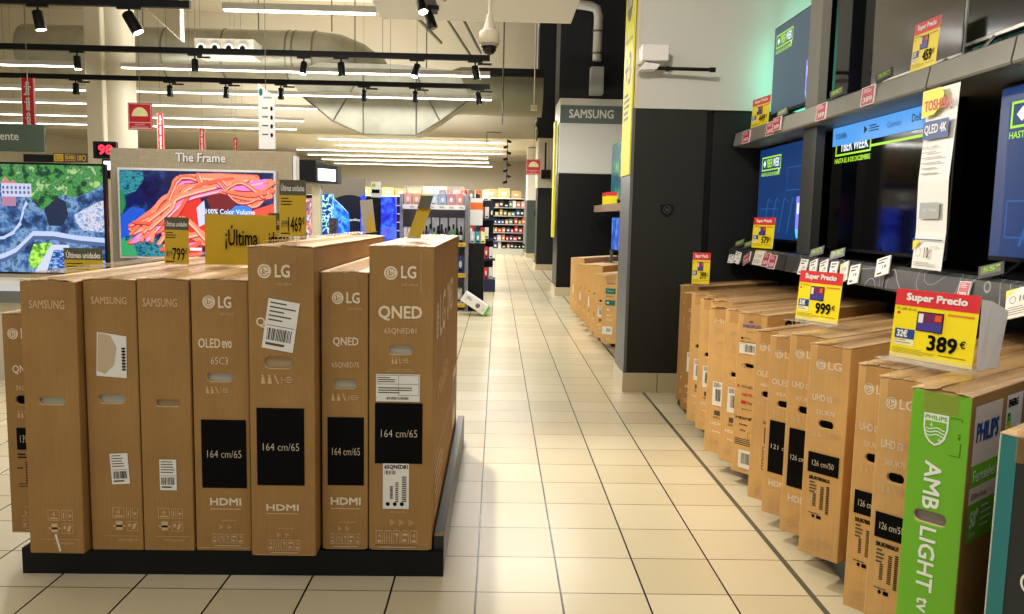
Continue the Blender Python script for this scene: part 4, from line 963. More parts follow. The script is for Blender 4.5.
# led clock, sage sign
t=thing('led_clock','small black box clock with red glowing digits behind the linen board','clock')
MB().box(-4.24,-4.0,6,6.06,1.85,2.03,BEZEL).build('clock_case',t,bevel=.004)
m=MB(); F=Face(m,(-4.2,5.996,1.88),(1,0,0),(0,0,1),.18,.12,(0,0,10,10),.002); F.rect(0,0,10,10,BLACKINK); F.text('98',1,1,9,9,EM('red_digit',(255,40,60),2.5),k=2,bold=.5); m.build('digits',t)
t=thing('hanging_board','grey green hanging board with small white lettering at the far left','sign')
MB().box(-5.9,-4.745,6,6.03,1.905,2.185,SAGE).build('board',t)
m=MB(); F=Face(m,(-5.30,5.998,2.02),(1,0,0),(0,0,1),.29,.085,(0,0,10,10),.002); F.text('cliente',0,0,10,10,CLEAN,bold=.1); m.build('lettering',t)
for x in (-5.7,-4.9): MB().tube([(x,6.01,2.18),(x,6.01,6.2)],.004,GALV,5).build('hanging_wire',t)
# cream band structures under the sign
m=MB(); m.box(-9,-3.9,7.4,7.6,0,1.86,CREAM); one(m,'partition_panel','low cream partition behind the coast television','partition')
# red signs
def hang_sign(label,x0,x1,z0,z1,y,spec,body=RED,name='hanging_sign',wire=6.2):
    t=thing(name,label,'sign'); MB().box(x0,x1,y,y+.02,z0,z1,body).build('sign_board',t)
    m=MB(); F=Face(m,(x0,y,z0),(1,0,0),(0,0,1),x1-x0,z1-z0,(0,0,100,100),.002); spec(F); m.build('sign_print',t)
    if wire:
        m=MB(); m.tube([((x0+x1)/2,y+.01,z1),((x0+x1)/2,y+.01,wire)],.004,GALV,5); m.build('hanging_wire',t)
    return t
def ext(F):
    F.frame(3,3,97,97,2,2,CLEAN); F.poly([(20,50)]+[(50-34*math.cos(PI*i/12),50-34*math.sin(PI*i/12)) for i in range(13)]+[(80,50)],mat('pale_yellow_dome',(246,236,180),.5),2)
    F.rect(3,72,97,74,CLEAN); F.text('EQUIPO',30,78,70,84,CLEAN); F.text('CONTRA INCENDIOS',14,88,86,94,CLEAN)
hang_sign('square red fire equipment sign with a pale dome in front of the cream pillar',-4.31,-4.03,2.255,2.565,7,ext)
hang_sign('red fire equipment sign hanging far down the aisle by the dark pillars',.70,1.05,2.33,2.70,16.5,ext)
def precio(F): F.rect(0,0,6,100,CLEAN); F.rect(94,0,100,100,CLEAN); F.text('precio más bajo',22,6,76,98,CLEAN,k=2,bold=1.2,rot=90)
hang_sign('largest vertical red banner reading precio más bajo at the far left',-5.54,-5.385,2.18,2.82,7,precio,name='vertical_banner')
hang_sign('narrow vertical red banner just right of the fire equipment sign',-6.04,-5.93,2.38,3.04,12,precio,name='vertical_banner')
hang_sign('second smaller vertical red banner right of the cream pillar',-6.76,-6.63,2.6,3.19,16,precio,name='vertical_banner')
hang_sign('smallest distant vertical red banner above the linen board',-7.29,-7.16,2.85,3.34,20,precio,name='vertical_banner')
t=thing('hanging_card','white hanging card with green logo and dark dots above the linen board','sign',(-1.91,4.0,0))
m=MB(); m.mesh([(0,0,1.835),(.135,.0,1.835),(.135,0,2.25),(0,0,2.36),(0,.004,1.835),(.135,.004,1.835),(.135,.004,2.25),(0,.004,2.36)],[(0,1,2,3),(7,6,5,4),(0,4,5,1),(1,5,6,2),(2,6,7,3),(3,7,4,0)],CLEAN); m.build('card_sheet',t)
m=MB(); F=Face(m,(0,0,1.835),(1,0,0),(0,0,1),.135,.525,(0,0,14,52),.001); F.disc(2.2,7,1.6,3,GREENT); F.text('carrefour',4.5,10,12,12,BLACKINK)
for k in range(4): F.disc(11,20+k*7,1.1,1.8,BLACKINK); F.rect(3,19+k*7,8,20+k*7,GREYINK)
m.build('card_print',t); m=MB(); m.tube([(.06,.002,2.3),(.06,.002,6.2)],.003,GALV,5); m.build('hanging_wire',t)

# cream pillar at left
p=thing('round_pillar','thick cream painted pillar behind the televisions reaching the ceiling','pillar',(-5.6,9.5,0))
m=MB(); m.box(-.27,-.02,-.35,.35,0,6.2,CREAM); m.build('square_shaft',p,bevel=.02)
m=MB(); m.tube([(.03,0,0),(.03,0,6.2)],.25,CREAM,28); m.build('round_shaft',p)
m=MB(); m.prism([(-.36,2.9),(.9,2.9),(.9,3.0),(-.36,3.0)],CREAM,.5,.6); 
# ------------------------------------------------------------------ middle ground displays
t=thing('lit_sign_box','black fascia box with a glowing white sign on its angled right side','sign')
MB().prism([(-2.39,7.0),(-2.12,7.0),(-2.12,7.6),(-2.39,7.6)],BLACK,1.69,1.95,'z').build('fascia',t)
m=MB(); m.prism([(-2.118,7.0),(-1.93,7.35),(-1.93,7.6),(-2.118,7.6)],mat('dark_grey_fascia',(54,54,54),.4),1.69,1.90,'z'); m.build('angled_fascia',t)
m=MB(); d=Vector((.188,.35,0)).normalized(); F=Face(m,(-2.10,7.03,1.715),d,(0,0,1),.32,.14,(0,0,10,4),.004); F.rect(0,0,10,4,SIGNLIT); m.build('lit_face',t)
def stand(label,x0,x1,y,z0,z1,mm,name='display_totem',D=.15,extra=None,cat='display stand',base=True):
    t=thing(name,label,cat); MB().box(x0,x1,y,y+D,z0,z1,mm).build('panel',t,bevel=.006)
    if base: MB().box(x0,x1,y-.02,y+D+.02,0,.05,BLACK).build('foot',t); MB().box((x0+x1)/2-.03,(x0+x1)/2+.03,y+.03,y+D*.7,.05,z0,BLACK).build('column',t)
    if extra: extra(t)
    return t
stand('cream lit totem panel beneath the black fascia box',-2.20,-2.10,7.15,.4,1.66,mat('cream_totem',(232,224,190),.4))
stand('narrow orange and white poster strip left of the cream totem',-2.26,-2.22,7.1,.4,1.5,screen_noise('screen_poster',[(240,230,220),(240,120,60),(90,60,140),(240,230,220)],9,.9))
stand('narrow screen totem with turquoise and blue mosaic picture',-2.09,-1.97,7.2,.6,1.56,screen_noise('screen_mosaic',[(10,40,120),(30,150,190),(240,250,250),(90,210,140),(16,60,160)],16,1.2,detail=1))
def wave(t): pass
t=thing('curved_display','bright blue curved display panel standing beside the mosaic totem','display stand')
m=MB(); m.prism([(-1.95,.7),(-1.77,.7),(-1.80,1.33),(-1.88,1.42),(-1.97,1.50)],screen_noise('screen_water',[(20,70,200),(40,130,230),(90,190,250),(20,90,220)],7,1.1),7.3,7.4); m.build('panel',t)
MB().box(-1.92,-1.82,7.28,7.42,0,.7,BLACK).build('column',t)
stand('small brown boxed poster in front of the blue curved panel',-1.945,-1.86,6.9,.75,1.27,screen_noise('screen_brown_poster',[(50,34,30),(110,80,60),(30,50,120),(60,40,36)],14,.7),name='poster_box')
t=thing('curved_display','dark navy rounded display backdrop with small white lettering','display stand')
m=MB(); poly=[(-2.2,.5)]+[(-2.2+ .40*i/10,1.46+.12*math.sin(PI*(.15+.6*i/10))) for i in range(11)]+[(-1.80,.5)]
m.prism(poly,mat('navy_backdrop',(14,20,48),.5),8.4,8.5); F=Face(m,(-2.0,8.4,1.22),(1,0,0),(0,0,1),.17,.04,(0,0,10,3),.002); F.text('hypeBoy',0,0,10,3,WH,bold=.1); m.build('backdrop',t); MB().box(-2.05,-1.95,8.4,8.5,0,.5,BLACK).build('column',t)
stand('slim bright blue screen edge beside the black banner stand',-1.79,-1.73,8.2,.6,1.58,screen_noise('screen_royal',[(20,50,200),(60,90,240),(120,140,250)],9,1.1))
stand('plain black banner stand in the middle distance',-1.725,-1.53,8.2,.0,1.55,BLACK,base=False)
t=stand('glowing royal blue translucent display tube in the middle distance',-1.52,-1.33,8.2,.92,1.56,screen_noise('screen_blue_tube',[(8,20,160),(20,50,240),(50,110,250),(90,60,200)],5,1.3),D=.2)
t=thing('small_sign','small white sign with a green spot above the black banner stand','sign'); MB().box(-1.66,-1.53,8.25,8.27,1.55,1.76,CLEAN).build('sign_board',t); m=MB(); F=Face(m,(-1.66,8.25,1.6),(1,0,0),(0,0,1),.13,.16,(0,0,10,10),.002); F.disc(3,3,1.8,1.5,LIMEI); F.rect(1,6.5,9,9.5,BLACKINK); m.build('sign_print',t)
m=MB(); m.box(-2.75,-1.97,9.6,9.7,0,1.86,mat('taupe_partition',(120,112,100),.6)); one(m,'partition_panel','taupe partition wall behind the blue and navy displays','partition')

# gondola facing us with clear product boxes
g=thing('gondola_shelf','grey metal gondola shelf holding gadgets in the middle distance','shelf',(0,0,0))
SH=mat('gondola_grey',(150,152,158),.45); GX0,GX1,GY=-1.31,-.36,8.55
MB().box(GX0,GX1,GY+.45,GY+.48,0,1.62,SH).build('back_panel',g)
for x in (GX0,GX1-.04): MB().box(x,x+.04,GY+.02,GY+.44,0,1.62,SH).build('upright',g)
for z in (.08,.50,.93,1.44):
    MB().box(GX0+.042,GX1-.042,GY,GY+.44,z,z+.025,CLEAN if z==1.44 else SH).build('shelf_board',g)
    m=MB(); m.box(GX0+.042,GX1-.042,GY-.012,GY-.002,z-.03,z+.03,CLEAN if z==1.44 else SH)
    F=Face(m,(GX0,GY-.012,z-.03),(1,0,0),(0,0,1),GX1-GX0,.06,(0,0,139,6),.001)
    for k in range(6):
        if z==1.44: F.rect(20+k*20,1,32+k*20,5,PAPER); F.lines(21+k*20,2,31+k*20,4.5,GREYINK,2,2)
    if z<1.4: F.rect(105,.3,136,5.7,mat('yellow_strip',(236,196,40),.5)); F.text('Ofertas',110,1.4,130,4.4,BLACKINK,k=2)
    m.build('label_strip',g)
cols=[(236,150,60),(240,130,140),(200,60,90),(120,170,220),(230,230,120),(240,120,60),(70,120,200)]
def small_box(label,x,y,z,w,d,h,c,group,cat='box',name='product_box',acr=False):
    t=thing(name,label,cat,(x,y,z),0,group)
    MB().box(0,w,0,d,0,h*(.6 if acr else 1),mat('box_%d_%d_%d'%c,c,.5)).build('carton_body',t,bevel=.003)
    m=MB(); F=Face(m,(0,0,0),(1,0,0),(0,0,1),w,h*(.6 if acr else 1),(0,0,10,10),.001); F.disc(5,5,2.2,2,CLEAN); F.rect(2,8,8,9,BLACKINK); m.build('printed_marks',t)
    if acr: MB().box(-.008,w+.008,-.008,d+.008,-.0,h,ACRY).build('acrylic_case',t)
    return t
for k,(c,lab) in enumerate([((240,140,130),'pink'),((240,150,60),'orange'),((226,220,70),'lime yellow'),((190,205,235),'pale blue'),((120,150,215),'blue'),((200,60,110),'magenta'),((222,70,60),'red')]):
    small_box(f'{lab} product box in a clear case on the top gondola shelf',-1.255+k*.121,GY+.08,1.467,.10,.2,.27,c,'clear cased boxes on the gondola top shelf',acr=True)
G2='dark gadget bottles on the middle gondola shelf'
def bottle(x,y,z,c,h,label,group,r=.022):
    t=thing('gadget_bottle',label,'bottle',(x,y,z),0,group)
    MB().tube([(0,0,0),(0,0,h*.62),(0,0,h*.72)],[r,r,r*.55],c,10).build('bottle_body',t); MB().tube([(0,0,h*.7),(0,0,h)],r*.6,BLACK,8).build('cap',t)
    m=MB(); m.tube([(0,0,h*.15),(0,0,h*.45)],r*1.03,CLEAN,10,cap=False); m.build('wrap_label',t)
for k in range(11):
    bottle(-1.0+k*.054,GY+.12,.956,[BLACK,NAVY,GREYP,mat('green_bottle',(70,170,70),.4),BLACK][k%5],.20+.05*((k*7)%3)/2,'slim dark gadget bottle in the row on the middle gondola shelf',G2)
for k in range(5): small_box('upright white gadget box behind the dark bottles on the gondola',-1.0+k*.12,GY+.26,.956,.10,.1,.34,(225,225,228),'white boxes behind the bottles')
for k in range(8): small_box('black gadget carton on the lower gondola shelf',-1.25+k*.106,GY+.1,.526,.095,.2,.22+.03*(k%3),[(24,24,28),(40,60,110),(30,30,34)][k%3],'black cartons on the lower gondola shelf')
for k in range(4): small_box('pink and white appliance box at the left of the middle gondola shelf',-1.265+k*.062,GY+.1,.956,.055,.2,.2,(226,210,220),'pink appliance boxes')
for k in range(6): small_box('small pale carton on the bottom gondola shelf',-1.25+k*.14,GY+.1,.106,.12,.2,.2,(200,196,190),'pale cartons on the bottom gondola shelf')
# black end panel and leaning box
t=thing('end_panel','black gondola end panel beside the aisle behind the tilted white box','panel')
MB().box(-.345,-.13,8.5,8.75,0,.95,BLACK).build('panel',t,bevel=.004)
MB().box(-.352,-.346,8.42,8.8,0,1.55,SH).build('edge_trim',t)
for k,(x,c) in enumerate(((-.33,(200,210,215)),(-.25,(60,150,180)),(-.18,(235,225,120)))): small_box(['grey','teal','pale yellow'][k]+' small box on top of the black end panel',x,8.55,.952,.065,.1,.16,c,'small boxes on the end panel')
MB().box(-.34,-.16,8.74,8.75,1.2,1.58,mat('white_poster',(222,222,220),.5)).box(-.34,-.16,8.739,8.741,1.42,1.52,mat('orange_bar',(226,110,40),.5)).box(-.345,-.335,8.72,8.76,.95,1.6,SILVER).build('poster_board',t)
# tilted white box : width axis in xz, resting on its lower right corner
t=thing('product_box','white box with a green end and black round mark lying tilted at the gondola foot','box',(-.1,7.95,.002),0); t.rotation_euler=(0,math.radians(33),0)
w,h=.385,.135
MB().box(-w,0,0,.25,0,h,CLEAN).build('carton_body',t,bevel=.004); MB().box(-.028,.001,-.001,.251,-.001,h+.001,mat('grass_green',(90,190,40),.5)).build('green_end',t)
m=MB(); F=Face(m,(-w,0,0),(1,0,0),(0,0,1),w,h,(0,0,100,36),.0015); F.ring(60,18,8,8,.35,BLACKINK); F.disc(60,18,4,4,GREYINK); F.ring(84,20,3,3,.3,GREYINK); F.lines(12,8,34,18,GREYINK,3); F.disc(14,22,2.4,2.4,LIMEI); m.build('printed_marks',t)
# navy shelving further down the aisle
t=thing('gondola_shelf','navy blue metal shelf unit beyond the black end panel by the aisle','shelf')
MB().box(-.36,.03,11.5,12.1,0,.22,NAVY).build('base',t,bevel=.005)
MB().box(-.34,-.28,11.6,12.1,.22,1.72,NAVY).build('side_panel',t); MB().box(-.275,-.02,12.0,12.05,.22,1.62,mat('navy_back',(30,34,60),.6)).build('back_panel',t)
for z in (.55,.9,1.26): MB().box(-.278,.02,11.6,11.99,z,z+.035,NAVY).build('shelf_board',t)
for z,n in ((.222,3),(.587,3),(.937,2),(1.297,3)):
    for k in range(n): small_box('small packet on the navy shelf unit by the aisle',-.26+k*.085,11.68,z,.07,.2,.2,[(210,60,70),(236,236,230),(30,30,34)][(k+int(z*10))%3],'packets on the navy shelf unit')
# far shelving on the back
g=thing('wall_shelving','long wall of stocked shelves closing the far end of the aisle','shelf')
MB().box(-9,1.0,26.9,26.98,0,2.05,mat('shelf_back_dark',(40,38,36),.6)).build('back_panel',g)
MB().box(-9,1.0,26.3,26.89,0,.2,mat('pale_kick',(190,188,178),.5)).build('kick_board',g)
for z in (.45,.75,1.05,1.35,1.65,1.98): MB().box(-9,1.0,26.4,26.89,z,z+.03,CLEAN if z>1.9 else SH).build('shelf_board',g)
rr=random.Random(4)
pal=[(200,60,60),(230,226,215),(190,150,60),(60,80,120),(40,36,36),(200,130,90),(90,130,110),(230,190,190),(30,28,30)]
for z in (.202,.482,.782,1.082,1.382,1.682):
    x=-.35
    while x<.95:
        w=rr.uniform(.08,.15); h=rr.uniform(.13,.24); c=pal[rr.randrange(9)]
        o=MB().box(x,x+w,26.5,26.65,z,z+h,mat('box_%d_%d_%d'%c,c,.5)).box(x+w*.2,x+w*.8,26.497,26.499,z+h*.3,z+h*.6,CLEAN).build('packet')
        tag(o,'small packet on the far wall of stocked shelves','packet','packets on the far shelves'); x+=w+rr.uniform(.02,.05)
x=-6.2
while x<.9:
    w=rr.uniform(.28,.5); h=rr.uniform(.22,.36)
    c=(40,80,190) if -.35<x<.0 else [(206,166,112),(190,146,92),(222,186,136),(226,222,214)][rr.randrange(4)]
    t=thing('stock_carton','stock carton on top of the far shelves' if c!=(40,80,190) else 'blue stock carton among the brown ones on the far shelves','box',(x,26.45,2.012),0,'stock cartons on the far shelves' if c!=(40,80,190) else None)
    MB().box(0,w,0,.35,0,h,mat('box_%d_%d_%d'%c,c,.6)).build('carton_body',t); MB().box(w*.3,w*.7,-.003,-.001,h*.3,h*.6,PAPER).build('carton_label',t); x+=w+rr.uniform(.02,.08)
# blocks between : second aisle gondola behind
for z in (1.5,):
    pass
t=thing('gondola_shelf','pale high shelf unit with orange and white goods behind the clear boxes','shelf')
MB().box(-1.2,-.1,14.6,14.65,0,1.75,mat('pale_back',(206,204,198),.6)).build('back_panel',t)
for z in (.4,.9,1.3,1.62): MB().box(-1.2,-.1,14.2,14.59,z,z+.03,CLEAN).build('shelf_board',t)
MB().box(-1.2,-.1,14.2,14.59,0,.15,SH).build('base',t)
for z in (.932,1.332,1.652):
    for k in range(7): small_box('small goods box on the pale high shelf unit',-1.18+k*.152,14.28,z,.13,.2,.22,[(226,120,50),(235,235,232),(200,50,60),(120,120,130)][(k+int(z*7))%4],'goods on the pale high shelf unit')

# ------------------------------------------------------------------ second bay beyond the near pillar
GB='pale cartons in the bay beyond the charcoal pillar'
def far(F): 
    F.text('PHILIPS',30,60,80,76,BLUEI,bold=.6); F.rect(22,110,82,160,GREENT); F.text('Televisor',30,128,72,138,CLEAN,k=3); F.lines(24,176,78,190,GREYINK,2); F.rect(22,214,82,262,GREENT); F.disc(38,238,8,8,CLEAN,3)
    F.disc(40,300,9,9,INK); F.lines(30,345,78,360,INK,1); F.ring(40,390,9,9,.3,INK); F.ring(62,390,9,9,.3,INK); F.rect(8,450,70,520,PAPER,3); F.bars(34,466,60,496,BLACKINK,7,4); F.ring(45,560,12,12,.3,INK)
carton('pale carton with teal print squares, nearest beyond the charcoal pillar',(1.10,5.2,.1),math.radians(-35),.18,1.2,.67,far,(0,0,100,600),kr=KRAFT_B,hole=None)
labs=['second','third','fourth','fifth','sixth','seventh','last']
for k in range(7):
    y=5.55+k*.42
    carton(f'pale plain carton, {labs[k]} from the front in the bay beyond the charcoal pillar',(1.07-.004*k,y,.1),math.radians(-35),.15,1.0,.66+.02*((k*3)%4),plain(20+k,k%2==0),BJ,kr=KRAFT_B,hole=(50,250,17,9),tape=False)
t=thing('display_plinth','low dark plinth under the cartons beyond the charcoal pillar','plinth'); MB().box(1.30,2.35,5.6,8.9,0,.095,BLACKP).build('deck',t); MB().box(1.27,1.299,5.6,8.9,.0,.09,BLACKP).build('front_board',t)
t=thing('label_rail_shelf','wood fronted wall shelf in the bay beyond the charcoal pillar','shelf'); MB().box(1.62,2.4,5.5,9.9,1.44,1.50,DARK2).build('shelf_board',t); MB().box(1.55,1.619,5.5,9.9,1.43,1.53,mat('brown_rail',(120,92,64),.5)).build('label_rail',t)
for k,(y,mm) in enumerate(((9.3,'yellow and red'),(8.9,'second yellow and red'))):
    flatcard(f'tiny {mm} price card on the wood fronted shelf',(1.60,y,1.532),.16,.18,lambda F:F.rect(0,0,100,30,REDP),YEL,base=False)
tv('television with a blue picture below the wood fronted shelf beyond the pillar',1.80,7.6,9.6,.86,1.36,lambda F:F.rect(0,0,160,90,screen_noise('screen_blue_leaf',[(10,30,110),(40,90,200),(20,50,150),(90,150,230)],8,1.1),1),zshelf=.9,stand=False)
MB().box(1.841,2.398,8.3,8.6,1.0,1.2,BLACK).build('wall_mount',[o for o in bpy.data.objects if o.name.startswith('television') and not o.name.startswith('television_') and 'below the wood' in o.get('label','')][0])
tv('television with a green and blue picture above the wood fronted shelf',1.80,8.0,9.85,1.6,2.45,lambda F:(F.rect(0,0,160,90,screen_noise('screen_blue_green',[(6,20,40),(20,110,120),(10,40,90),(60,190,60)],5,1.0),1)),zshelf=1.50)
t=thing('display_bracket','short grey metal bracket standing on the pale cartons beyond the pillar','bracket'); MB().box(1.33,1.36,6.35,6.38,.84,.98,GALV).build('post',t); MB().box(1.26,1.50,6.3,6.42,.835,.84,GALV).build('foot',t)

# ------------------------------------------------------------------ ceiling equipment
def strip(label,x0,x1,y,z,group,n=None):
    t=thing('linear_light',label,'light',(0,0,0),0,group)
    MB().box(x0,x1,y-.035,y+.035,z+.012,z+.075,LEDG).build('housing',t)
    MB().box(x0+.01,x1-.01,y-.03,y+.03,z,z+.011,LED).build('diffuser',t)
    zc=3.62 if y>18.3 else (3.4 if y<6 and x0>-3 else 6.2)
    for q in (.2,.8): xx=x0+(x1-x0)*q; MB().tube([(xx,y,z+.075),(xx,y,zc)],.003,GALV,5).build('hanging_wire',t)
    return t
strip('bright linear light ending the nearest black track at the upper left',-2.71,-1.2,5.6,3.3,None)
GS_='long linear ceiling lights over the sales floor'
rows=[(-11,-5.92,9.05),(-5.3,-.095,9.05),(-11,-.083,11.35),(-12,-3.1,13.1),(-12,-4.2,15.2),(-12,-4.8,17.0)]
labsr=['linear light below the middle black track, left of the cream pillar','long linear light below the middle black track, right of the cream pillar','long linear light below the rear black track','linear light third in depth, seen left of the angled duct','linear light fourth in depth, seen left of the cream pillar','linear light fifth in depth under the bulkhead']
for (a,b,y),lb in zip(rows,labsr): strip(lb,a,b,y,3.3,GS_)
rows=[(-4.74,-.19,19.1),(-6.26,.06,22.9),(-6.4,-.3,25.0),(-6.4,-.3,27.2),(-6.4,-.2,29.4)]
labsr=['nearest linear light under the low rear ceiling','second linear light under the low rear ceiling','third linear light under the low rear ceiling','fourth linear light under the low rear ceiling','rearmost linear light under the low rear ceiling']
for (a,b,y),lb in zip(rows,labsr): strip(lb,a,b,y,3.28,GS_)
def spot(label,x,y,ztrack,lit,tx=0,ty=0,scale=1,side=False,drop=.09):
    scale*=.8
    t=thing('track_spotlight',label,'spotlight',(x,y,ztrack)); s=scale
    MB().box(-.09*s,.09*s,-.015,.015,-.03,-.004,BLACK).build('adapter',t)
    if side: MB().box(.03,.2*s,-.014,.014,-.055,-.035,BLACK).build('driver_arm',t)
    MB().tube([(0,0,-.03),(0,0,-drop)],.01,BLACK,8).build('stem',t)
    d=Vector((tx,ty,-1)).normalized(); a=Vector((0,0,-drop-.01)); 
    m=MB(); m.tube([a-d*.04*s,a-d*.03*s,a+d*.12*s],[.03*s,.042*s,.045*s],BLACK,14); m.build('lamp_head',t)
    m=MB(); m.tube([a+d*.121*s,a+d*.124*s],.038*s,LAMP if lit else mat('dark_lens',(40,40,40),.1),14); m.build('lens',t)
    return t
for (x0,x1,y,z,lb) in ((-5.2,-2.72,4.75,3.12,'nearest black ceiling track at the upper left'),(-7.5,-.07,6.85,3.12,'middle black ceiling track crossing above the sales floor'),(-8.5,-.09,8.9,3.12,'rear black ceiling track crossing above the sales floor')):
    t=thing('ceiling_track',lb,'light track'); MB().box(x0,x1,y-.025,y+.025,z-.01,z+.055,BLACK).build('rail',t)
    for k in range(3):
        xx=x0+(x1-x0)*(k+.5)/3; MB().tube([(xx,y,z+.055),(xx,y,6.2)],.003,GALV,5).build('hanging_wire',t)
S=[(-4.067,4.75,True,.15,.1,1.3,0,'lit cylinder spotlight leftmost on the nearest black track'),(-3.26,4.75,True,.55,.1,1.5,0,'largest lit spotlight on the nearest black track, tilted right'),
 (-4.80,6.85,True,.05,0,1.15,0,'lit spotlight at the left of the middle track, before the cream pillar'),(-3.46,6.85,False,0,0,1.1,1,'unlit spotlight with a side arm below the duct nozzles'),(-2.213,6.85,True,-.1,-.1,1.1,0,'lit spotlight in the centre of the middle track'),(-1.787,6.85,False,.1,0,1.2,0,'unlit spotlight just right of the central lit one on the middle track'),(-.912,6.85,True,-.25,-.3,1.2,0,'lit spotlight near the right end of the middle track'),(-.24,6.85,False,.2,.1,1.2,1,'unlit spotlight at the right end of the middle track'),
 (-5.871,8.9,False,0,0,1.2,1,'unlit spotlight over the red banner on the rear track'),(-4.568,8.9,False,0,0,1.2,1,'unlit spotlight right of the cream pillar on the rear track'),(-3.789,8.9,False,0,0,1.2,1,'unlit spotlight left of the hanging white card on the rear track'),(-3.022,8.9,False,0,0,1.2,1,'unlit spotlight right of the hanging white card on the rear track'),(-1.86,8.9,False,0,0,1.2,1,'unlit spotlight over the angled duct on the rear track'),(-1.144,8.9,False,0,0,1.2,1,'unlit spotlight second from the right end of the rear track'),(-.26,8.9,False,.15,0,1.3,1,'unlit spotlight at the right end of the rear track')]
for x,y,lit,tx,ty,s,sd,lb in S: spot(lb,x,y,3.12,lit,tx,ty,s,bool(sd))
spot('lit black spotlight hanging high over the aisle, upper pair of heads',-.455,2.5,2.74,True,.25,-.35,.9,drop=.07)
spot('unlit black spotlight head hanging below the lit one over the aisle',-.41,2.62,2.66,False,.35,-.1,.85,drop=.06)
t=thing('ceiling_track','short black track holding the two spotlight heads over the aisle','light track'); MB().box(-.48,-.40,2.1,3.2,2.742,2.79,BLACK).build('rail',t); MB().tube([(-.44,2.9,2.79),(-.44,2.9,3.4)],.01,BLACK,8).build('drop_rod',t)
# dome camera
t=thing('dome_camera','cream dome security camera hanging on a thin pole over the aisle','camera',(-.028,3.0,0))
MB().tube([(0,0,2.69),(0,0,3.4)],.011,CREAM,10).build('pole',t)
MB().tube([(0,0,2.60),(0,0,2.62),(0,0,2.66),(0,0,2.70)],[.046,.040,.028,.020],CREAM,20).build('neck',t)
MB().tube([(0,0,2.505),(0,0,2.508),(0,0,2.585),(0,0,2.598)],[.060,.070,.070,.052],CREAM,28).build('camera_body',t)
MB().tube([(0,0,2.488),(0,0,2.504)],[.060,.064],mat('grey_dome_ring',(150,148,140),.4),28).build('dome_ring',t)
MB().tube([(0,0,2.432),(0,0,2.438),(0,0,2.458),(0,0,2.487)],[.010,.028,.045,.052],mat('smoked_dome',(10,10,14),.05),28).build('dome_lens',t)
# ducts
t=thing('round_duct','large round galvanised duct running across and curving down at its right end','duct')
pts=[(-9,13.3,4.3),(-3.5,13.3,4.3),(-3.1,13.3,4.26),(-2.8,13.35,4.15),(-2.55,13.45,3.98),(-2.42,13.6,3.78),(-2.38,13.8,3.65)]
MB().tube(pts,.49,STEEL,28).build('duct_tube',t)
for x in (-7.5,-6.3,-5.2,-4.0,-3.88,-3.5): MB().tube([(x,13.3,4.3),(x+.03,13.3,4.3)],.503,GALV,28).build('seam_ring',t)
for x in (-6.8,-4.6,-3.2): MB().tube([(x,13.3,4.8),(x,13.3,6.2)],.012,GALV,6).build('hanging_rod',t)
t=thing('nozzle_box','white air nozzle box with four round black nozzles under the large duct','vent')
NB=mat('nozzle_white',(196,192,180),.5); MB().box(-5.30,-4.27,11.85,12.35,4.02,4.32,NB).build('housing',t,bevel=.005)
for k in range(4):
    x=-5.17+k*.24; m=MB(); m.tube([(x,11.849,4.15),(x,11.81,4.15)],.085,CLEAN,20); m.tube([(x,11.809,4.15),(x,11.80,4.15)],.045,BLACK,16); m.build('nozzle',t)
t=thing('angled_duct','faceted rectangular sheet metal duct dipping below the ceiling lights','duct')
poly=[(-3.75,3.75),(-3.5,3.41),(-2.95,2.98),(-2.4,2.76),(-1.45,2.76),(-1.02,3.02),(-.48,3.42),(-.7,3.9),(-1.8,4.0),(-3.2,4.0)]
MB().prism(poly,STEEL,12.1,12.7).build('duct_body',t)
for a,b in [((-2.4,2.755),(-2.4,3.9)),((-1.45,2.755),(-1.45,3.9)),((-2.95,2.975),(-2.5,3.7)),((-1.02,3.015),(-1.5,3.9))]+list(zip(poly[1:6],poly[2:7])): MB().tube([(a[0],12.09,a[1]),(b[0],12.09,b[1])],.014,GALV,6).build('seam_strip',t)
for x in (-2.6,-1.3): MB().tube([(x,12.4,4.0),(x,12.4,6.2)],.012,GALV,6).build('hanging_rod',t)
t=thing('round_duct','dark second round duct beyond the angled one, right of centre','duct')
m=MB(); m.tube([(-1.5,15.8,3.75),(-1.2,15.8,4.0),(-.8,15.8,4.12),(1.0,15.8,4.1)],[.35,.48,.52,.52],mat('olive_duct',(128,126,104),.45,metal=.3),26); m.build('duct_tube',t)
m=MB(); m.box(-.5,1.0,15.0,15.2,4.35,4.5,BLACK); m.build('black_bracket',t)
# ceiling clutter: conduits and beams
for i,(pp,r,lb) in enumerate([([(-.36,2.6,2.95),(-.31,2.6,2.68)],.012,'short pale conduit hanging between the spotlights and the dome camera'),([(-1.3,9,4.9),(-.6,16,4.9)],.03,'dark conduit running back along the ceiling above the tracks'),([(-1.0,9,5.0),(-.4,16,5.0)],.03,'second dark conduit running back along the ceiling'),([(-2.6,6.5,5.2),(-1.3,16,5.2)],.04,'long cable tray edge running back over the big duct'),([(.1,17.5,3.4),(-.25,17.5,3.4),(-.25,17.5,3.1)],.015,'thin bent conduit at the rear bulkhead'),([(.1,10.5,6.2),(.1,10.5,2.8)],.012,'vertical hanging rod right of the dome camera')]):
    m=MB(); m.tube(pp,r,GALV if i else PIPEG,8); one(m,'conduit_pipe',lb,'pipe')
for k,y in enumerate((7.5,10.5,14)):
    m=MB(); m.box(-13.9,2.3,y,y+.25,5.6,6.19,CREAM); one(m,'ceiling_beam',['nearest','middle','rear'][k]+' cream beam crossing under the high ceiling','beam')
m=MB(); m.box(-2.9,-1.2,5.0,5.5,3.75,4.1,CREAM); 
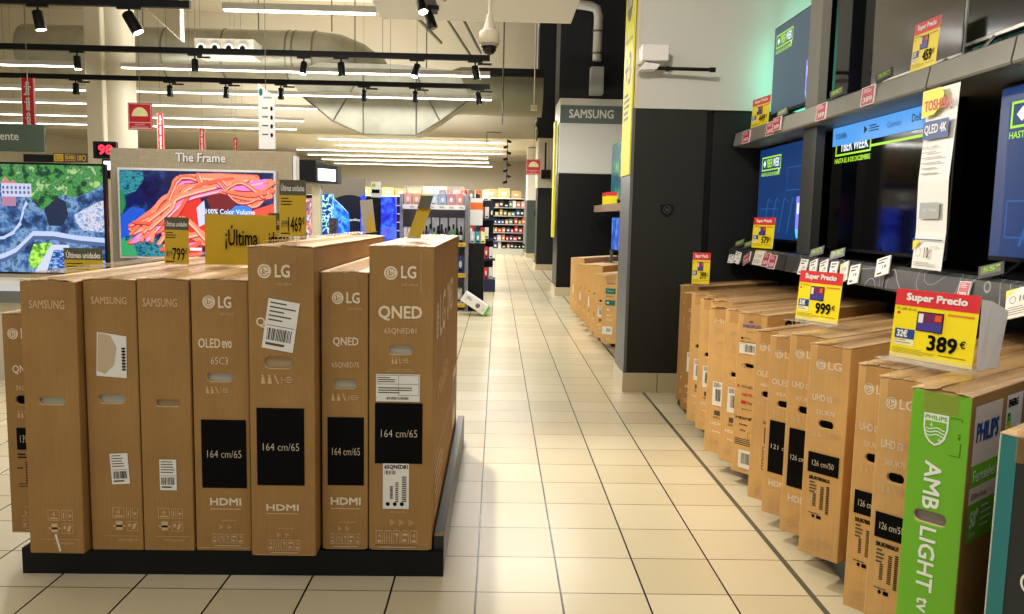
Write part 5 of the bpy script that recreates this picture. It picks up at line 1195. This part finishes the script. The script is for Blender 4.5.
t=thing('white_duct_box','cream box duct at the top left in front of the large round duct','duct'); MB().prism([(-5.0,4.2),(-4.42,3.68),(-4.42,6.2),(-5.0,6.2)],CREAM,8.95,9.1).build('casing',t,bevel=.01)
t=thing('black_spot_rail','vertical string of small black spotlights hanging far down the aisle','light track'); MB().tube([(.27,18.6,2.2),(.27,18.6,3.6)],.012,BLACK,6).build('rail',t)
for k in range(9): z=2.25+k*.15; MB().tube([(.27,18.6,z),(.27+.09*(1 if k%2 else -1),18.55,z-.03)],.035,BLACK,8).build('spotlight_head',t)
t=thing('motion_sensor','small cream sensor hanging on a rod beyond the ceiling panel','sensor'); MB().tube([(.75,14,6.2),(.75,14,3.60)],.012,CREAM,6).build('rod',t); MB().box(.69,.81,13.95,14.05,3.5,3.6,CREAM).build('sensor_body',t)
# navy window band far left
m=MB(); m.box(-12,-6.6,20,20.05,0,2.0,CREAM); m.box(-12,-6.6,20,20.05,2.0,2.5,mat('navy_glass',(24,34,84),.3)); one(m,'clerestory_band','dark navy band far behind the cream partition','panel')

# ------------------------------------------------------------------ lights
def area(loc,sx,sy,e,rot=(0,0,0),col=(1,.98,.925),spread=PI):
    l=bpy.data.lights.new('area','AREA'); l.shape='RECTANGLE'; l.size=sx; l.size_y=sy; l.energy=e; l.color=col; l.spread=spread
    o=bpy.data.objects.new('strip_or_fill_lamp',l); C.objects.link(o); o.location=loc; o.rotation_euler=rot; return o
UP=(PI,0,0)  # upward lamps are added fill to brighten ceiling and ducts
for y,e in ((-4.2,13),(-1.6,17),(1.0,32),(3.2,42)): area((-2.2,y,3.25),4.0,.12,e); area((-2.2,y,3.3),4.0,.12,26,UP)  # unseen rows without fixtures, added to light the carton fronts
area((-2.2,5.6,3.25),3.5,.12,46)
for y in (9.05,11.35,14,17):
    xc,sx=(-2.6,4.4) if y<10 else (-3.5,6.5); area((xc,y,3.27),sx,.12,95); area((xc,y,3.40),sx,.12,95,UP)
for y in (19.1,22.9,25,27.2): area((-2.6,y,3.25),5.5,.12,175); area((-2.6,y,3.37),5.5,.12,36,UP)
area((1.2,-2.2,3.3),1.6,.12,26); area((.5,7.6,3.3),1.4,.12,70); area((.4,14,3.3),1.0,.12,40)  # middle one: unseen aisle lamp that brightens the white top of the sign pillar
def sp(loc,tgt,e,ang,blend=.5,r=.03,col=(1,.9,.74)):
    l=bpy.data.lights.new('spot','SPOT'); l.energy=e; l.spot_size=math.radians(ang); l.spot_blend=blend; l.shadow_soft_size=r; l.color=col
    o=bpy.data.objects.new('spot_or_fill_lamp',l); C.objects.link(o); o.location=loc; o.rotation_euler=(Vector(tgt)-Vector(loc)).to_track_quat('-Z','Y').to_euler(); return o
sp((-.42,2.42,2.5),(.9,-.3,0),230,92,.8,.02)
sp((-3.15,4.72,2.85),(-1.9,.2,0),110,80,.6,.03)
sp((-4.0,4.72,2.85),(-3.6,2,0),80,80,.6,.03)
sp((-.9,6.8,2.9),(.2,4.2,0),110,80,.7,.04)
sp((-.1,-.6,3.3),(1.7,3.3,2.7),240,60,.6,.03); sp((-.3,-1.2,3.2),(1.6,.4,.6),70,70,.7,.04)  # first one: unseen spot added to brighten the white pillar wall

w=bpy.data.worlds.new('w'); bpy.context.scene.world=w; w.use_nodes=True
w.node_tree.nodes['Background'].inputs[0].default_value=(1,.95,.87,1); w.node_tree.nodes['Background'].inputs[1].default_value=.42

for o in list(bpy.data.objects):
    if o.parent or 'group' in o or 'category' not in o: continue
    n=o.name.split('.')[0]; g=None
    if n=='television_carton': g='tall cartons on the black plinth' if o.location.x<0 else ('cartons in the near right-hand row' if o.location.y<4 else 'cartons in the bay beyond the charcoal pillar')
    elif n=='price_tag': g='small shelf price tags'
    elif n=='price_card': g='price cards standing on the cartons and shelves'
    elif n=='track_spotlight': g='black track spotlights'
    elif n=='ceiling_track': g='black ceiling light tracks'
    elif n=='vertical_banner': g='vertical red banners'
    elif n=='clad_pillar': g='clad pillars along the aisle'
    elif n=='television' and o['label'] : g='televisions on display'
    elif n=='ceiling_beam': g='cream beams under the high ceiling'
    if g: o['group']=g
# ------------------------------------------------------------------ camera
cd=bpy.data.cameras.new('camera'); cam=bpy.data.objects.new('camera',cd); C.objects.link(cam)
f,pitch,yaw,roll=804.98,.1106,.02,.0209
cd.sensor_width=36; cd.lens=f/1024*36; cd.clip_start=.05; cd.clip_end=100
Fw=Vector((math.sin(yaw)*math.cos(pitch),math.cos(yaw)*math.cos(pitch),-math.sin(pitch)))
R0=Vector((math.cos(yaw),-math.sin(yaw),0)); U0=R0.cross(Fw)
R=R0*math.cos(roll)+U0*math.sin(roll); U=-R0*math.sin(roll)+U0*math.cos(roll)
M=Matrix((R,U,-Fw)).transposed().to_4x4(); M.translation=Vector((.05208,-2.72085,1.31874)); cam.matrix_world=M
sc=bpy.context.scene; sc.camera=cam
sc.view_settings.view_transform='Standard'; sc.view_settings.look='None'; sc.view_settings.gamma=1; sc.view_settings.use_curve_mapping=False
sc.view_settings.exposure=.28
